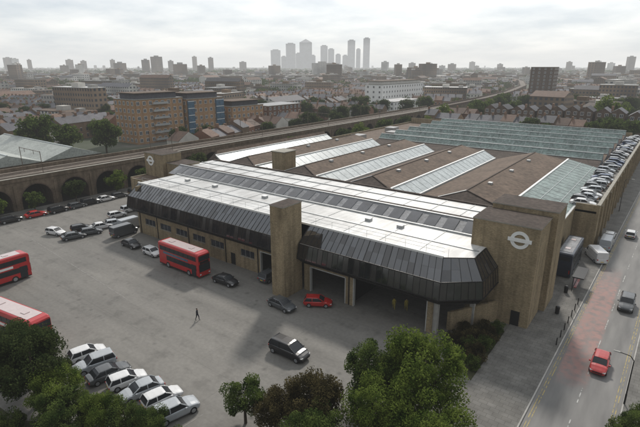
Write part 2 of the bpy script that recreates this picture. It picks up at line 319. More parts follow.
# ---------------------------------------------------------------- bus garage
G=empty("bus_garage",label="long low brick bus garage with glazed upper storey",cat="bus garage",loc=(-50,60,0))
def gp(b,name,**k):
    o=b.obj(name,**k); o.parent=G; o.location=(50,-60,0); return o
w=MB()
FQ=51.4
def wall_x(b,x0,x1,q0,q1,z0,z1,ops,k):
    xs=sorted(ops); cur=x0
    for xa,xb,za,zb in xs:
        if xa>cur: b.box(cur,xa,q0,q1,z0,z1,k)
        if za>z0: b.box(xa,xb,q0,q1,z0,za,k)
        if zb<z1: b.box(xa,xb,q0,q1,zb,z1,k)
        cur=xb
    if cur<x1: b.box(cur,x1,q0,q1,z0,z1,k)
ops=[]
for x in (-83,-78,-73,-68,-63): ops.append((x,x+3.4,2.3,3.5))
ops+=[(-58,-56.8,0.0,2.2),(-55.4,-52.2,2.3,3.5),(-50.8,-45.6,0.0,4.1)]
wall_x(w,-85,-44.3,FQ,FQ+.4,0,5.3,ops,'brick')
wall_x(w,-41.6,-20.6,FQ,FQ+.4,0,5.3,[(-40.4,-34.0,0,4.1),(-32.6,-21.4,0,4.5)],'brick')
w.box(-85.4,-85,FQ,79,0,9.8,'brick')
w.box(-104,-85.4,62,62.4,0,7,'brick'); w.box(-104.4,-104,62,215,0,7.2,'brick')
w.box(-12.9,-12.5,71.6,97,0,7.5,'brick')
w.box(-17.4,-17,FQ+8,59.6,0,9.6,'brick')
gp(w,"wall")
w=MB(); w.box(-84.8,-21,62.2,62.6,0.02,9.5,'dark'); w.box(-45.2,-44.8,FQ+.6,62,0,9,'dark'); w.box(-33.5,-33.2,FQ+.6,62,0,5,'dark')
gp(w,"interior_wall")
for x in (-84.7,-79.0,-69.3,-59.2,-51.4,-33.4):
    b=MB(); b.box(x,x+.12,FQ-.13,FQ-.003,0,4.7,'bay_frame'); gp(b,"drainpipe")
for (xa,xb,za,zb) in ops:
    b=MB()
    if za>0:
        b.box(xa,xb,FQ+.15,FQ+.2,za,zb,'glass'); 
        for i in range(4): xx=xa+(xb-xa)*i/3; b.box(xx-.03,xx+.03,FQ+.08,FQ+.14,za,zb,'metal')
        b.box(xa-.1,xb+.1,FQ-.08,FQ+.06,za-.12,za-.003,'coping'); gp(b,"window")
    elif xb-xa<2:
        b.box(xa,xb,FQ+.1,FQ+.2,0,2.2,'bay_frame'); gp(b,"door")
for (xa,xb,h) in ((-40.4,-34.0,4.1),(-32.6,-21.4,4.5),(-50.8,-45.6,4.1)):
    b=MB(); b.box(xa-.06,xa+.06,FQ-.04,FQ+.43,0,h,'frame_paint'); b.box(xb-.06,xb+.06,FQ-.04,FQ+.43,0,h,'frame_paint'); b.box(xa+.065,xb-.065,FQ-.04,FQ+.43,h-.1,h+.05,'frame_paint')
    gp(b,"door_frame")
b=MB(); b.box(-20.6,-20.0,51.6,52.2,0,5.2,'conc'); gp(b,"column")
b=MB(); b.box(-17.5,-16.9,56.2,56.8,0,5.2,'conc'); gp(b,"column")
LV=[(10.05,0),(7.9,2.7),(5.7,3.2),(4.75,2.0)]
def path1(d,x0,x1,wrap):
    pts=[(x0,53-d)]
    if wrap: pts+=[(-20.4+.35*d,53-d),(-17.2+.65*d,55.2-.55*d),(-17.2+.65*d,59.5)]
    else: pts+=[(x1,53-d)]
    return pts
rg=random.Random(3)
def bay(x0,x1,wrap,name):
    b=MB(); rows=[]
    for z,d in LV:
        P=path1(d,x0,x1,wrap); rows.append([(x,y,z) for x,y in P])
    for a in range(len(LV)-1):
        for j in range(len(rows[0])-1):
            A,B,C,D=[Vector(q) for q in (rows[a][j],rows[a][j+1],rows[a+1][j+1],rows[a+1][j])]
            ln=(B-A).length; n=max(1,round(ln/.9)); sub=2 if a==0 else 1
            nrm=(B-A).cross(D-A).normalized()
            for i in range(n):
                for s in range(sub):
                    def P_(t,w_): return A.lerp(B,t).lerp(D.lerp(C,t),w_)
                    e=rg.uniform(-.02,.02)
                    q=[P_(i/n,s/sub),P_((i+1)/n,s/sub),P_((i+1)/n,(s+1)/sub)+nrm*e,P_(i/n,(s+1)/sub)+nrm*e]
                    b.poly(q,rg.choice(('bay_glass','bay_glass','bay_glass','bay_glass2','bay_glass3')) if a==0 else (rg.choice(('bay_glass','bay_glass','bay_glass3')) if a==1 else 'bay_frame'))
            for i in range(n+1):
                t=i/n; u=A.lerp(B,t); v=D.lerp(C,t)
                b.beam(u,v,.05 if i%4 else .09,.08,'bay_frame')
            b.beam(A,B,.12,.12,'bay_frame')
    A=rows[-1]
    for j in range(len(A)-1): b.beam(A[j],A[j+1],.2,.2,'bay_frame')
    b.poly([rows[i][0] for i in range(4)]+[(x0,53,4.75)],'bay_frame')
    if not wrap: b.poly([rows[i][-1] for i in range(4)]+[(x1,53,4.75)],'bay_frame')
    P=rows[-1]; b.poly([(x,y,z+.02) for x,y,z in P]+[(P[-1][0],59.5,4.77),(x0,59.5,4.77)] if wrap else [(x,y,z+.02) for x,y,z in P]+[(x1,53,4.77),(x0,53,4.77)],'bay_frame')
    gp(b,"glazed_bay")
bay(-86.5,-44.6,False,"a"); bay(-41.6,-20,True,"b")
b=MB()
b.poly([(-86.5,53,10.1),(-20.4,53,10.1),(-17.2,55.2,10.1),(-17.2,62.6,10.1),(-86.5,62.6,10.1)],'white_roof')
b.box(-86.6,-20.4,52.9,53.15,10.0,10.28,'white_paint'); b.box(-86.6,-17.2,62.45,62.75,10.0,10.35,'metal')
for x in range(-84,-18,6): b.box(x,x+.08,53.2,62.4,10.11,10.16,'metal')
b.box(-86,-17.5,57.4,57.75,10.11,10.2,'metal')
gp(b,"roof")
b=MB()
for x in range(-86,-19,3): b.tube((x,53.6,10.1),(x,53.6,11.1),.02,.02,'metal',5)
for z in (10.6,11.1): b.tube((-86,53.6,z),(-20.5,53.6,z),.02,.02,'metal',5)
gp(b,"roof_railing")
for x in (-80,-71.5,-58,-52,-36,-30.5):
    b=MB(); b.box(x,x+.9,59.6,60.4,10.11,10.55,'metal','white_paint'); gp(b,"roof_vent")
def prism(b,x0,x1,q0,qm,q1,z0,zm,z1,k,k2=None):
    b.poly([(x0,q0,z0),(x1,q0,z0),(x1,qm,zm),(x0,qm,zm)],k); b.poly([(x0,qm,zm),(x1,qm,zm),(x1,q1,z1),(x0,q1,z1)],k2 or k)
    b.poly([(x0,q0,z0),(x0,qm,zm),(x0,q1,z1)],k); b.poly([(x1,q0,z0),(x1,qm,zm),(x1,q1,z1)],k)
b=MB(); prism(b,-90,-18.5,62.8,66.2,69.6,9.9,11.3,9.9,'grey_roof'); b.box(-90,-18.5,66.0,66.4,11.25,11.4,'metal')
gp(b,"roof")
for i in range(23):
    x=-88+i*3.0
    for (qa,za,qb,zb) in ((63.3,10.12,65.7,11.14),(66.8,11.1,69.2,10.1)):
        b=MB(); b.hexa([(x,qa,za),(x+1.8,qa,za),(x+1.8,qb,zb),(x,qb,zb)],[(x,qa,za+.08),(x+1.8,qa,za+.08),(x+1.8,qb,zb+.08),(x,qb,zb+.08)],'metal','sky_glass'); gp(b,"rooflight")
b=MB(); b.box(-92,-19.5,69.8,70.4,9,10.3,'brown_roof2'); b.box(-92,-20,70.4,77.6,9.9,10.35,'white_roof'); b.box(-92,-20,77.6,78.2,8,10.6,'brown_roof2')
for x in range(-90,-21,5): b.box(x,x+.1,70.5,77.5,10.36,10.42,'metal')
b.box(-92,-20,73.9,74.2,10.36,10.5,'metal')
gp(b,"roof")
b=MB(); b.box(-104,-85.4,62.4,80,6.6,7.0,'brown_roof2','brown_roof'); gp(b,"roof")
qn,qf=79.2,139
M['glaze_bar']=mat("rooflight_bar",(.34,.37,.37),.5,.1,1)
for i in range(5):
    x0=[-104,-97.5,-78.3,-59.2,-40.2][i]; x1=[-97.6,-78.4,-59.3,-40.3,-12.6][i]
    wdt=3.6 if i<4 else 8.8; lo,hi,mid=7.2,10.3,8.9
    xg=x1-wdt; h=7.5 if i else 3; qa=qn+ (6 if i==0 else 0)
    xc=x0+(xg-x0)*.55; b=MB()
    b.poly([(x0,qa,lo),(x0,qf,lo),(xc,qf,hi),(xc,qa+h,hi)],'brown_roof')
    b.poly([(xc,qa+h,hi),(xc,qf,hi),(xg,qf,mid),(xg,qa+h*.45,mid)],'brown_roof')
    b.poly([(x0,qa,lo),(xc,qa+h,hi),(xg,qa+h*.45,mid),(x1,qa,lo)],'brown_roof2')
    b.poly([(x0,qf,lo),(xc,qf,hi),(xg,qf,mid),(x1,qf,lo)],'brown_roof2')
    if i:
        b.beam((x0+.3,qa+.1,lo+.1),(xc,qa+h,hi+.05),.22,.12,'metal'); b.beam((xc,qa+h,hi+.05),(xc,qf,hi+.05),.25,.12,'brown_roof2')
        b.beam((xc,qa+h,hi+.05),(xg,qa+h*.45,mid+.08),.22,.12,'brown_roof2')
        for s_ in range(3):
            q_=qa+16+s_*15; b.box(xc+1.2,xc+2.0,q_,q_+1.0,9.5,10.4,'metal')
    gp(b,"roof")
    b=MB(); zz=mid+.45; k='pale_glaze' if i<4 else 'teal_glaze'
    q0_=qa+h*.45; ql=qa+1.0
    b.hexa([(xg,q0_,mid-.3),(xg,qf,mid-.3),(x1,qf,lo-.3),(x1,ql,lo-.3)],[(xg,q0_,zz),(xg,qf,zz),(x1,qf,lo+.25),(x1,ql,lo+.25)],k)
    n=int((qf-q0_)/2.6)
    for j in range(n+1):
        q=q0_+(qf-q0_)*j/n; b.beam((xg,q,zz+.02),(x1,q,lo+.27),.05,.05,'glaze_bar')
    b.beam((xg,q0_,zz+.06),(xg,qf,zz+.06),.4,.2,'white_paint')
    b.beam((xg,q0_,zz+.06),(x1,ql,lo+.32),.32,.2,'white_paint')
    b.beam((x1-.15,ql,lo+.3),(x1-.15,qf,lo+.3),.35,.16,'white_paint' if i<4 else 'metal')
    if i==4: 
        for t in (.35,.7): b.beam((xg+(x1-xg)*t,q0_,zz+(lo+.25-zz)*t+.04),(xg+(x1-xg)*t,qf,zz+(lo+.25-zz)*t+.04),.1,.08,'glaze_bar')
    gp(b,"rooflight")
w=MB(); w.box(-104,-12.6,78.3,79.1,0,7.2,'brick'); gp(w,"wall")
w=MB(); w.box(-104,-12.6,213,213.4,0,9,'brick'); gp(w,"wall")
b=MB(); b.box(-103.9,-84.2,139.4,212.8,0,6.6,'brick_dark','brown_roof')
for (x,y) in ((-98,150),(-92,166),(-99,178),(-90,192)): b.box(x,x+4,y,y+5,6.6,8.2,'conc','grey_roof')
gp(b,"annex")
for i in range(6):
    q0=139.6+i*12.2; x0,x1=-84-i*.6,-14.5
    b=MB()
    b.poly([(x0,q0,7.2),(x1,q0,7.2),(x1,q0+7.6,8.5),(x0,q0+7.6,8.5)],'brown_roof' if i%2 else 'brown_roof2')
    b.poly([(x0,q0+9.3,9.9),(x1,q0+9.3,9.9),(x1,q0+12.15,7.2),(x0,q0+12.15,7.2)],'grey_roof')
    for x in (x0,x1): b.poly([(x,q0,7.2),(x,q0+7.6,8.5),(x,q0+9.3,9.9),(x,q0+12.15,7.2)],'grey_roof')
    gp(b,"roof")
    b=MB(); b.hexa([(x0,q0+7.6,8.3),(x1,q0+7.6,8.3),(x1,q0+9.3,9.6),(x0,q0+9.3,9.6)],[(x0,q0+7.5,8.62),(x1,q0+7.5,8.62),(x1,q0+9.3,10.0),(x0,q0+9.3,10.0)],'teal_glaze')
    for x in range(int((x1-x0)/3.6)): b.beam((x0+x*3.6,q0+7.5,8.65),(x0+x*3.6,q0+9.3,10.03),.08,.05,'glaze_bar')
    b.beam((x0,q0+9.3,10.06),(x1,q0+9.3,10.06),.3,.16,'pale_glaze'); b.beam((x0,q0+7.4,8.6),(x1,q0+7.4,8.6),.25,.14,'glaze_bar')
    gp(b,"rooflight")
b=MB(); b.box(-14.4,-8.9,97,213,6.9,7.3,'conc','yard'); gp(b,"parking_deck")
b=MB(); b.box(-8.9,-8.5,97,213,0,8.5,'brick'); b.box(-12.45,-8.9,97,97.4,0,8.5,'brick'); b.box(-9.0,-8.4,97,213,8.5,8.62,'coping')
gp(b,"parapet_wall")
for i in range(18):
    b=MB(); b.box(-8.5,-8.15,99.5+i*6.2,100.3+i*6.2,0,7.9,'brick'); gp(b,"buttress")
b=MB(); b.box(-80,-76,86.5,91,7.2,12.6,'brick'); b.box(-80.2,-75.8,86.3,91.2,12.6,12.8,'coping'); gp(b,"brick_lift_tower")
b=MB(); b.hexa([(-19.4,53.5,0),(-19,53.5,0),(-14.8,59.6,0),(-15.2,59.6,0)],[(-19.4,53.5,2.6),(-19,53.5,2.6),(-14.8,59.6,3.0),(-15.2,59.6,3.0)],'brick'); gp(b,"ramp_wall")

def tower(name,x0,x1,y0,y1,h,label,door=None):
    T=empty(name,loc=((x0+x1)/2,(y0+y1)/2,0),label=label,cat="brick tower"); ox,oy=(x0+x1)/2,(y0+y1)/2
    b=MB(); b.box(x0-ox,x1-ox,y0-oy,y1-oy,0,h,'brick'); b.obj("wall",T)
    b=MB(); b.box(x0-ox-.06,x1-ox+.06,y0-oy-.06,y1-oy+.06,h,h+.16,'coping','brown_roof2'); b.obj("coping",T)
    return T,ox,oy
T,ox,oy=tower("stair_tower",-44.4,-41.9,47.2,51.3,14.0,"tall yellow brick stair tower on the garage front")
T,ox,oy=tower("stair_tower",-19.3,-10.9,59.7,65.6,13.8,"square brick corner tower carrying a white roundel sign")
def roundel(T,cx,cz,r0,r1,bw,bh,yw):
    b=MB(); n=56; yy=yw-.08
    for i in range(n):
        a0,a1=2*math.pi*i/n,2*math.pi*(i+1)/n
        b.poly([(cx+r*math.cos(a),yy,cz+r*math.sin(a)) for r,a in ((r0,a0),(r1,a0),(r1,a1),(r0,a1))],'white_paint')
        for r in (r0,r1): b.poly([(cx+r*math.cos(a0),yy,cz+r*math.sin(a0)),(cx+r*math.cos(a1),yy,cz+r*math.sin(a1)),(cx+r*math.cos(a1),yw-.003,cz+r*math.sin(a1)),(cx+r*math.cos(a0),yw-.003,cz+r*math.sin(a0))],'white_paint')
    b.box(cx-bw,cx+bw,yy-.06,yw-.01,cz-bh,cz+bh,'white_paint'); b.obj("roundel_sign",T)
roundel(T,-13.2-ox,12.0,.74,1.16,1.45,.24,-2.95)
b=MB(); b.box(2.0,3.1,-3.02,-2.955,0,2.2,'bay_frame'); b.obj("door",T)
T,ox,oy=tower("stair_tower",-18.8,-10.2,66.0,71.5,14.5,"taller plain brick tower block behind the sign tower")
T,ox,oy=tower("stair_tower",-104.5,-97.2,66.5,72,12.6,"compact brick tower with small white roundel at garage end")
roundel(T,-1.2,10.8,.75,1.2,1.5,.25,-2.75)
T,ox,oy=tower("stair_tower",-97.1,-91.5,67.5,73,10.6,"lower plain brick block beside the roundel tower")

# ---------------------------------------------------------------- viaduct
V=empty("railway_viaduct",label="sooty brick railway viaduct with a row of dark arches",cat="viaduct",loc=(-122,60,0))
def vp(b,name):
    o=b.obj(name); o.parent=V; o.location=(122,-60,0); return o
b=MB(); dk=MB(); P0=-122
q=-40; per=9.2; rr=3.55; spring=2.2; top=6.9
while q<300:
    b.poly([(P0,q,0),(P0,q+per/2-rr,0),(P0,q+per/2-rr,top),(P0,q,top)],'brick_via')
    b.poly([(P0,q+per/2+rr,0),(P0,q+per,0),(P0,q+per,top),(P0,q+per/2+rr,top)],'brick_via')
    pts=[(q+per/2-rr,0)]+[(q+per/2-rr*math.cos(a),spring+rr*math.sin(a)) for a in [math.pi*i/14 for i in range(15)]]+[(q+per/2+rr,0)]
    for i in range(1,15):
        (ya,za),(yb,zb)=pts[i],pts[i+1]
        b.poly([(P0,ya,za),(P0,yb,zb),(P0,yb,top),(P0,ya,top)],'brick_via')
        def sc(y,z,f): return (q+per/2+(y-q-per/2)*f, spring+(z-spring)*f)
        y1,z1=sc(ya,za,1.08); y2,z2=sc(yb,zb,1.08)
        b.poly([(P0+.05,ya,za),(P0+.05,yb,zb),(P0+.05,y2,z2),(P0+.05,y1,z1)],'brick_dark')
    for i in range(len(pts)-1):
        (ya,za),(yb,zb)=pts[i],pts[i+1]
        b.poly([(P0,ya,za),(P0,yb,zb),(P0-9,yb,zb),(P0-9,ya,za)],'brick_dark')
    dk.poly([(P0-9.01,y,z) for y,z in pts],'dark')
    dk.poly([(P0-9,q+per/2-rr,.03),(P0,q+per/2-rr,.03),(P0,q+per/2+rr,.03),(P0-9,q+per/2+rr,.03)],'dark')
    b.box(P0,P0+.25,q-.4,q+.4,0,6.1,'brick_via')
    q+=per
qe=q
vp(b,"arcade_wall"); vp(dk,"arch_infill")
b=MB(); b.box(P0-.5,P0+.2,-40,qe,top,top+.9,'brick_via'); b.box(P0-.55,P0+.28,-40,qe,top+.9,top+1.0,'coping')
b.box(P0-14,P0-13.5,-40,qe,0,top+.9,'brick_via'); vp(b,"parapet")
path=[(-128.6,-40),(-128.6,300),(-134,400),(-150,540),(-182,720),(-245,950),(-350,1250)]
b=MB(); rl=MB()
for i in range(len(path)-1):
    (xa,ya),(xb,yb)=path[i],path[i+1]; z=top+.02; wl=6.5 if i==0 else 4.5; wr_=6.1 if i==0 else 4.2
    b.hexa([(xa-wl,ya,z-.4 if i==0 else 0),(xa+wr_,ya,z-.4 if i==0 else 0),(xb+wr_,yb,z-.4 if i==0 else 0),(xb-wl,yb,z-.4 if i==0 else 0)],[(xa-wl,ya,z),(xa+wr_,ya,z),(xb+wr_,yb,z),(xb-wl,yb,z)],'brick_via','ballast')
    for off in (-4.2,-2.7,.9,2.4): rl.beam((xa+off,ya,z+.1),(xb+off,yb,z+.1),.12,.18,'rail')
    if i: b.beam((xa+wr_,ya,z+.5),(xb+wr_,yb,z+.5),.4,1.2,'brick_dark'); b.beam((xa-wl,ya,z+.5),(xb-wl,yb,z+.5),.4,1.2,'brick_dark')
vp(b,"track_bed"); vp(rl,"rails")
gm=MB()
gm.box(-6.2,-6.08,-.06,.06,0,6.3,'rail'); gm.box(5.3,5.42,-.06,.06,0,6.3,'rail'); gm.box(-6.2,5.42,-.05,.05,6.1,6.22,'rail')
for x in (-3.4,1.7): gm.box(x-.04,x+.04,-.04,.04,5.2,6.1,'rail')
gme=gm.mesh("catenary_gantry")
for i,qq in enumerate([15,50,88,128,170,215,262]):
    mk("catenary_gantry",gme,loc=(-128.2,qq,top+.02),label="grey steel overhead line gantry across the railway tracks",cat="railway gantry",group="gantries along the railway")

# ---------------------------------------------------------------- mid buildings
def gable(b,x0,x1,y0,y1,z,h,k,kw,along='x',ov=.3):
    if along=='x':
        ym=(y0+y1)/2; b.poly([(x0,y0-ov,z),(x1,y0-ov,z),(x1,ym,z+h),(x0,ym,z+h)],k); b.poly([(x0,y1+ov,z),(x1,y1+ov,z),(x1,ym,z+h),(x0,ym,z+h)],k)
        for x in (x0,x1): b.poly([(x,y0,z),(x,y1,z),(x,ym,z+h-.05)],kw)
    else:
        xm=(x0+x1)/2; b.poly([(x0-ov,y0,z),(x0-ov,y1,z),(xm,y1,z+h),(xm,y0,z+h)],k); b.poly([(x1+ov,y0,z),(x1+ov,y1,z),(xm,y1,z+h),(xm,y0,z+h)],k)
        for y in (y0,y1): b.poly([(x0,y,z),(x1,y,z),(xm,y,z+h-.05)],kw)
wm=MB(); wm.box(0,.08,-.65,.65,-.75,.75,'glass'); 
for y in (-.69,0,.69): wm.box(.02,.12,y-.05,y+.05,-.75,.75,'white_paint')
for z in (-.79,.79): wm.box(.02,.12,-.72,.72,z-.05,z+.05,'white_paint')
WME=wm.mesh("window")
def apartment(name,x0,x1,y0,y1,h,fl,k,label,gap=3.2,top=True,roof='slate'):
    cx,cy=(x0+x1)/2,(y0+y1)/2; A=empty(name,loc=(cx,cy,0),label=label,cat="apartment block")
    b=MB(); b.box(x0-cx,x1-cx,y0-cy,y1-cy,0,h,k,'grey_roof'); b.obj("wall",A)
    b=MB(); b.box(x0-cx-.2,x1-cx+.2,y0-cy-.2,y1-cy+.2,h,h+.35,'coping','grey_roof')
    if top: b.box(x0-cx+2,x1-cx-2,y0-cy+2,y1-cy-2,h+.36,h+2.6,roof); b.box(x0-cx+1,x1-cx-1,y0-cy+1,y1-cy-1,h+2.6,h+2.9,'brown_roof')
    b.obj("roof",A)
    fh=h/fl; cnt=0
    for f in range(fl):
        z=f*fh+fh*.55
        n=int((y1-y0)/gap)
        for j in range(n):
            if cnt>=98: break
            y=y0-cy+(j+.5)*(y1-y0)/n; o=mk("window",WME,A,loc=(x1-cx,y,z)); cnt+=1
        n=int((x1-x0)/gap)
        for j in range(n):
            if cnt>=98: break
            x=x0-cx+(j+.5)*(x1-x0)/n; o=mk("window",WME,A,loc=(x,y0-cy,z),rot=-math.pi/2); cnt+=1
    return A
A=apartment("apartment_building",-203,-187,117,142,19,6,'brick_or',"six storey orange brick apartment building with white windows",3.1)
b=MB(); 
for f in range(6): b.box(8.05,9.1,-4,4,f*3.17+1.0,f*3.17+1.15,'conc'); b.box(9.0,9.1,-4,4,f*3.17+1.16,f*3.17+2.0,'metal')
b.obj("balcony",A)
A=apartment("apartment_building",-202,-186,143.5,166,18,5,'brick_or',"five storey orange brick flats with blue glass end bays",3.2)
for ya,yb in ((-11.1,-7.5),(6,11.1)):
    b=MB(); b.box(8.1,8.8,ya,yb,1,17.5,'blue_glass')
    for f in range(6): b.box(8.8,8.85,ya,yb,1+f*3.2,1.25+f*3.2,'white_paint')
    b.obj("glass_bay",A)
apartment("apartment_building",-198,-183,169,192,13,4,'brick_or',"four storey orange brick flats beside the railway",3.2)
apartment("apartment_building",-200,-184,197,226,11.5,4,'house_brick2',"four storey red brick flats beside the railway",3.6,False)
M['white_wall']=mat("white_rendered_wall",(.76,.755,.74),.7,.06,.5)
apartment("office_building",-204,-188,332,404,19,5,'white_wall',"white rendered office block with rows of windows",4.4,True,'render')
apartment("office_building",-176,-160,300,340,9,3,'white_wall',"low white building beside the railway",3.6,False)
apartment("tower_block",-116,-96,478,496,32,10,'brick_dark',"tall dark brick tower block above the rooftops",4.4,False)
D=empty("warehouse",label="long low warehouse with pale grey sheet roof",cat="warehouse",loc=(-180,63,0))
b=MB(); b.box(-26,26,-19,19,0,5,'brick_via'); b.obj("wall",D)
M['pale_roof']=mat("pale_grey_sheet",(.30,.32,.30),.6,.2,.3,scale2=2)
b=MB()
for i in range(2):
    y=-19+i*19; prism(b,-26.4,26.4,y,y+9.5,y+19,5.02,8.2,5.02,'pale_roof')
    b.beam((-26.4,y+9.5,8.25),(26.4,y+9.5,8.25),.4,.2,'pale_glaze')
b.obj("roof",D)
for i in range(6):
    x0=-86+i*13.5; w_=12.2; q0=266+R.uniform(-2,3); h=11.4+R.uniform(-1,2)
    A=empty("terraced_flats",loc=(x0+w_/2,q0+6,0),label="dark brick flats with twin slate gable roofs",cat="flats",group="gabled flats beyond the garage")
    b=MB(); b.box(-w_/2,w_/2,-6,6,0,h,'brick_dark'); b.obj("wall",A)
    b=MB(); gable(b,-w_/2,0,-6,6,h,2.3,'slate','brick_dark','y'); gable(b,0,w_/2,-6,6,h,2.3,'slate','brick_dark','y'); b.box(-.4,.4,-1,1,h+.5,h+3,'chim'); b.obj("roof",A)
    for f in range(4):
        for j in range(4): mk("window",WME,A,loc=(-w_/2+w_*(j+.5)/4,-6,f*h/4+h/8+.4),rot=-math.pi/2)

# ---------------------------------------------------------------- trees
def crown_mesh(name,rx,rz,nc,nl,ls,k,seed,cl=.34):
    r=random.Random(seed); V_=[];F_=[]
    cs=[]
    while len(cs)<nc:
        v=Vector((r.uniform(-1,1),r.uniform(-1,1),r.uniform(-.85,1)))
        l=v.length
        if l>1 or l<.35: continue
        cs.append((v,r.uniform(.6,1.25)))
    for v,s in cs:
        c=Vector((v.x*rx*.8,v.y*rx*.8,v.z*rz*.8))
        for i in range(nl):
            d=Vector((r.gauss(0,1),r.gauss(0,1),r.gauss(0,.8))); d=d.normalized()*(r.random()**.4)*s*cl*rx
            p=c+d; sz=ls*r.uniform(.6,1.3)
            a=Vector((r.gauss(0,1),r.gauss(0,1),r.gauss(0,1))).normalized(); t=a.orthogonal().normalized(); t2=a.cross(t)
            an=r.uniform(0,6.28); e1=(t*math.cos(an)+t2*math.sin(an))*sz; e2=(t2*math.cos(an)-t*math.sin(an))*sz*.6
            b0=len(V_); V_+=[tuple(p-e1),tuple(p+e2),tuple(p+e1),tuple(p-e2)]; F_.append((b0,b0+1,b0+2,b0+3))
    me=bpy.data.meshes.new(name); me.from_pydata(V_,[],F_); me.materials.append(M[k]); me.update()
    return me,cs
def trunk_mesh(name,h,rx,rz,cs,r0):
    b=MB(); zc=h-rz
    b.tube((0,0,-.1),(0,0,zc*.55),r0,r0*.75,'bark',8); b.tube((0,0,zc*.55),(.15,0,zc+rz*.3),r0*.75,r0*.3,'bark',7)
    for v,s in cs[:9]:
        b.tube((0,0,zc*.5+.1*abs(v.x)*zc),(v.x*rx*.75,v.y*rx*.75,zc+v.z*rz*.7),r0*.38,r0*.08,'bark',5)
    return b.mesh(name)
def tree_proto(h,rx,rz,nc,nl,ls,k,seed,cl=.34):
    me,cs=crown_mesh("crown",rx,rz,nc,nl,ls,k,seed,cl); tm=trunk_mesh("trunk",h,rx,rz,cs,.035*h**.9)
    return (me,tm,h-rz)
def tree(pr,x,y,label,rot=0,sc=1,group=None,name="tree",cat="tree"):
    me,tm,zc=pr; t=empty(name,loc=(x,y,0),rot=rot,label=label,cat=cat,group=group); t.scale=(sc,)*3
    mk("trunk",tm,t); mk("crown",me,t,loc=(0,0,zc)); return t
P_big=tree_proto(9.4,4.8,3.9,54,420,.125,'leaf4',1,.28)
P_big2=tree_proto(8.8,4.3,3.7,50,400,.125,'leaf1',2,.28)
P_brown=tree_proto(7.4,3.6,2.8,40,400,.115,'leaf3',3,.29)
P_dark=tree_proto(8.6,3.8,3.6,42,400,.125,'leaf2',4,.29)
P_small=tree_proto(5.6,2.3,2.4,26,300,.10,'leaf1',5,.3)
P_bush=tree_proto(2.2,1.6,1.2,18,240,.085,'leaf1',6)
P_bushb=tree_proto(1.9,1.5,1.1,18,220,.085,'leaf3',7)
gt="trees along the edge of the yard"
for pr,x,y,lab,r_,s in ((P_big,-14.8,35.9,"large bright green leafy tree beside the street",.3,1.02),
 (P_big2,-19.4,34.8,"broad green tree at the yard edge",1.3,.85),(P_big,-11.4,31.5,"broad green tree at the yard edge",2.2,.78),(P_big,-16.5,30.5,"bright green leafy tree at the yard edge",4.2,.8),
 (P_brown,-22.4,28.2,"brownish autumn tree beside the yard",.8,.92),(P_brown,-24.6,26.0,"brownish autumn tree beside the yard",2.4,.68),(P_big2,-19.8,25.5,"green tree beside the yard",2.8,.7),
 (P_small,-28.2,25.6,"small rounded green tree standing alone by the yard",.2,.98),(P_big2,-33.2,18.4,"green tree at the edge of the yard",2.2,.48),
 (P_small,-35.4,17.6,"small green tree at the edge of the yard",3.2,.8),(P_big,-37.2,16.4,"bright green tree at the edge of the yard",.9,.5),(P_big2,-39.4,16.4,"green tree beside the parked cars",1.9,.45),
 (P_dark,-47.0,14.8,"dark leafy tree beside the parked buses",.5,1.02),(P_dark,-50.4,15.6,"dark leafy tree beside the parked buses",1.9,.92),(P_dark,-53.4,16.2,"dark leafy tree beside the parked buses",3.9,.82),
 (P_big,-42.8,15.2,"bright green tree beside the parked cars",1.1,.62),(P_small,-40.6,14.0,"small green tree beside the parked cars",.1,1),(P_big2,-38.0,12.6,"green tree beside the parked cars",.7,.55),
 (P_big2,1.9,44.4,"green tree on the street pavement",.4,.42),(P_small,.9,43.2,"small green tree on the street pavement",.4,.62),(P_small,2.6,47.0,"small green tree on the street pavement",1.4,.6)):
    tree(pr,x,y,lab,r_,s,gt)
gb="shrubs around the yard"
for i in range(30):
    t=i/29; x=-45+t*31+R.uniform(-1,1); y=12.3+t*17.5+R.uniform(-3.4,-.2); tree(P_bush if R.random()<.7 else P_bushb,x,y,"low leafy shrub along the yard edge",R.uniform(0,6),R.uniform(.6,1.2),gb,"shrub","shrub")
for x,y,s,k in ((-18,51.8,.7,1),(-16.6,51.2,.9,1),(-15.2,50.6,.8,0),(-14,49.5,1,1),(-16.8,53,.9,1),(-15.2,52.6,1,1),(-13.8,52,.8,0),(-15.8,54.8,.9,1),(-14.2,54.6,1,1),(-15,56.6,.8,1),(-13.7,47.3,.7,0),(-13.8,56.8,.7,0),(-17.2,54.6,.7,1)):
    tree(P_bushb if k else P_bush,x,y,"brownish shrub in the planting bed by the tower",R.uniform(0,6),s,gb,"shrub","shrub")
P_mid=[tree_proto(14,6.5,6,34,130,.48,k,10+i,.3) for i,k in enumerate(('leaf1','leaf2','leaf4','leaf2'))]
def mt(x,y,s,v,lab="full green street tree among the rooftops"): tree(P_mid[v],x,y,lab,R.uniform(0,6),s,"trees among the houses")
mt(-195,80,1.15,0,"broad green tree beyond the railway"); mt(-187,86,.9,0,"broad green tree beyond the railway"); mt(-178,97,1.0,0,"green tree beyond the railway"); mt(-29,290,1.35,2,"light green tree behind the flats"); mt(-108,262,.9,2,"light green tree near the flats")
for (x,y,s,v) in ((-119,29,.36,0),(-119,37,.4,2),(-118.5,45,.36,0),(-118.8,55,.42,1),(-118.6,66,.46,2),(-118,74,.42,0),(-117,80,.5,1),(-112,86,.5,1),(-116,92,.55,1),(-114,120,.5,1),(-113,135,.6,0),(-113,150,.55,0),(-111,165,.6,1),(-112,180,.65,2),(-110,198,.7,0),(-108,214,.7,1),(-100,220,.7,2),(-92,222,.6,0)): mt(x,y,s,v,"green tree growing against the viaduct arches")

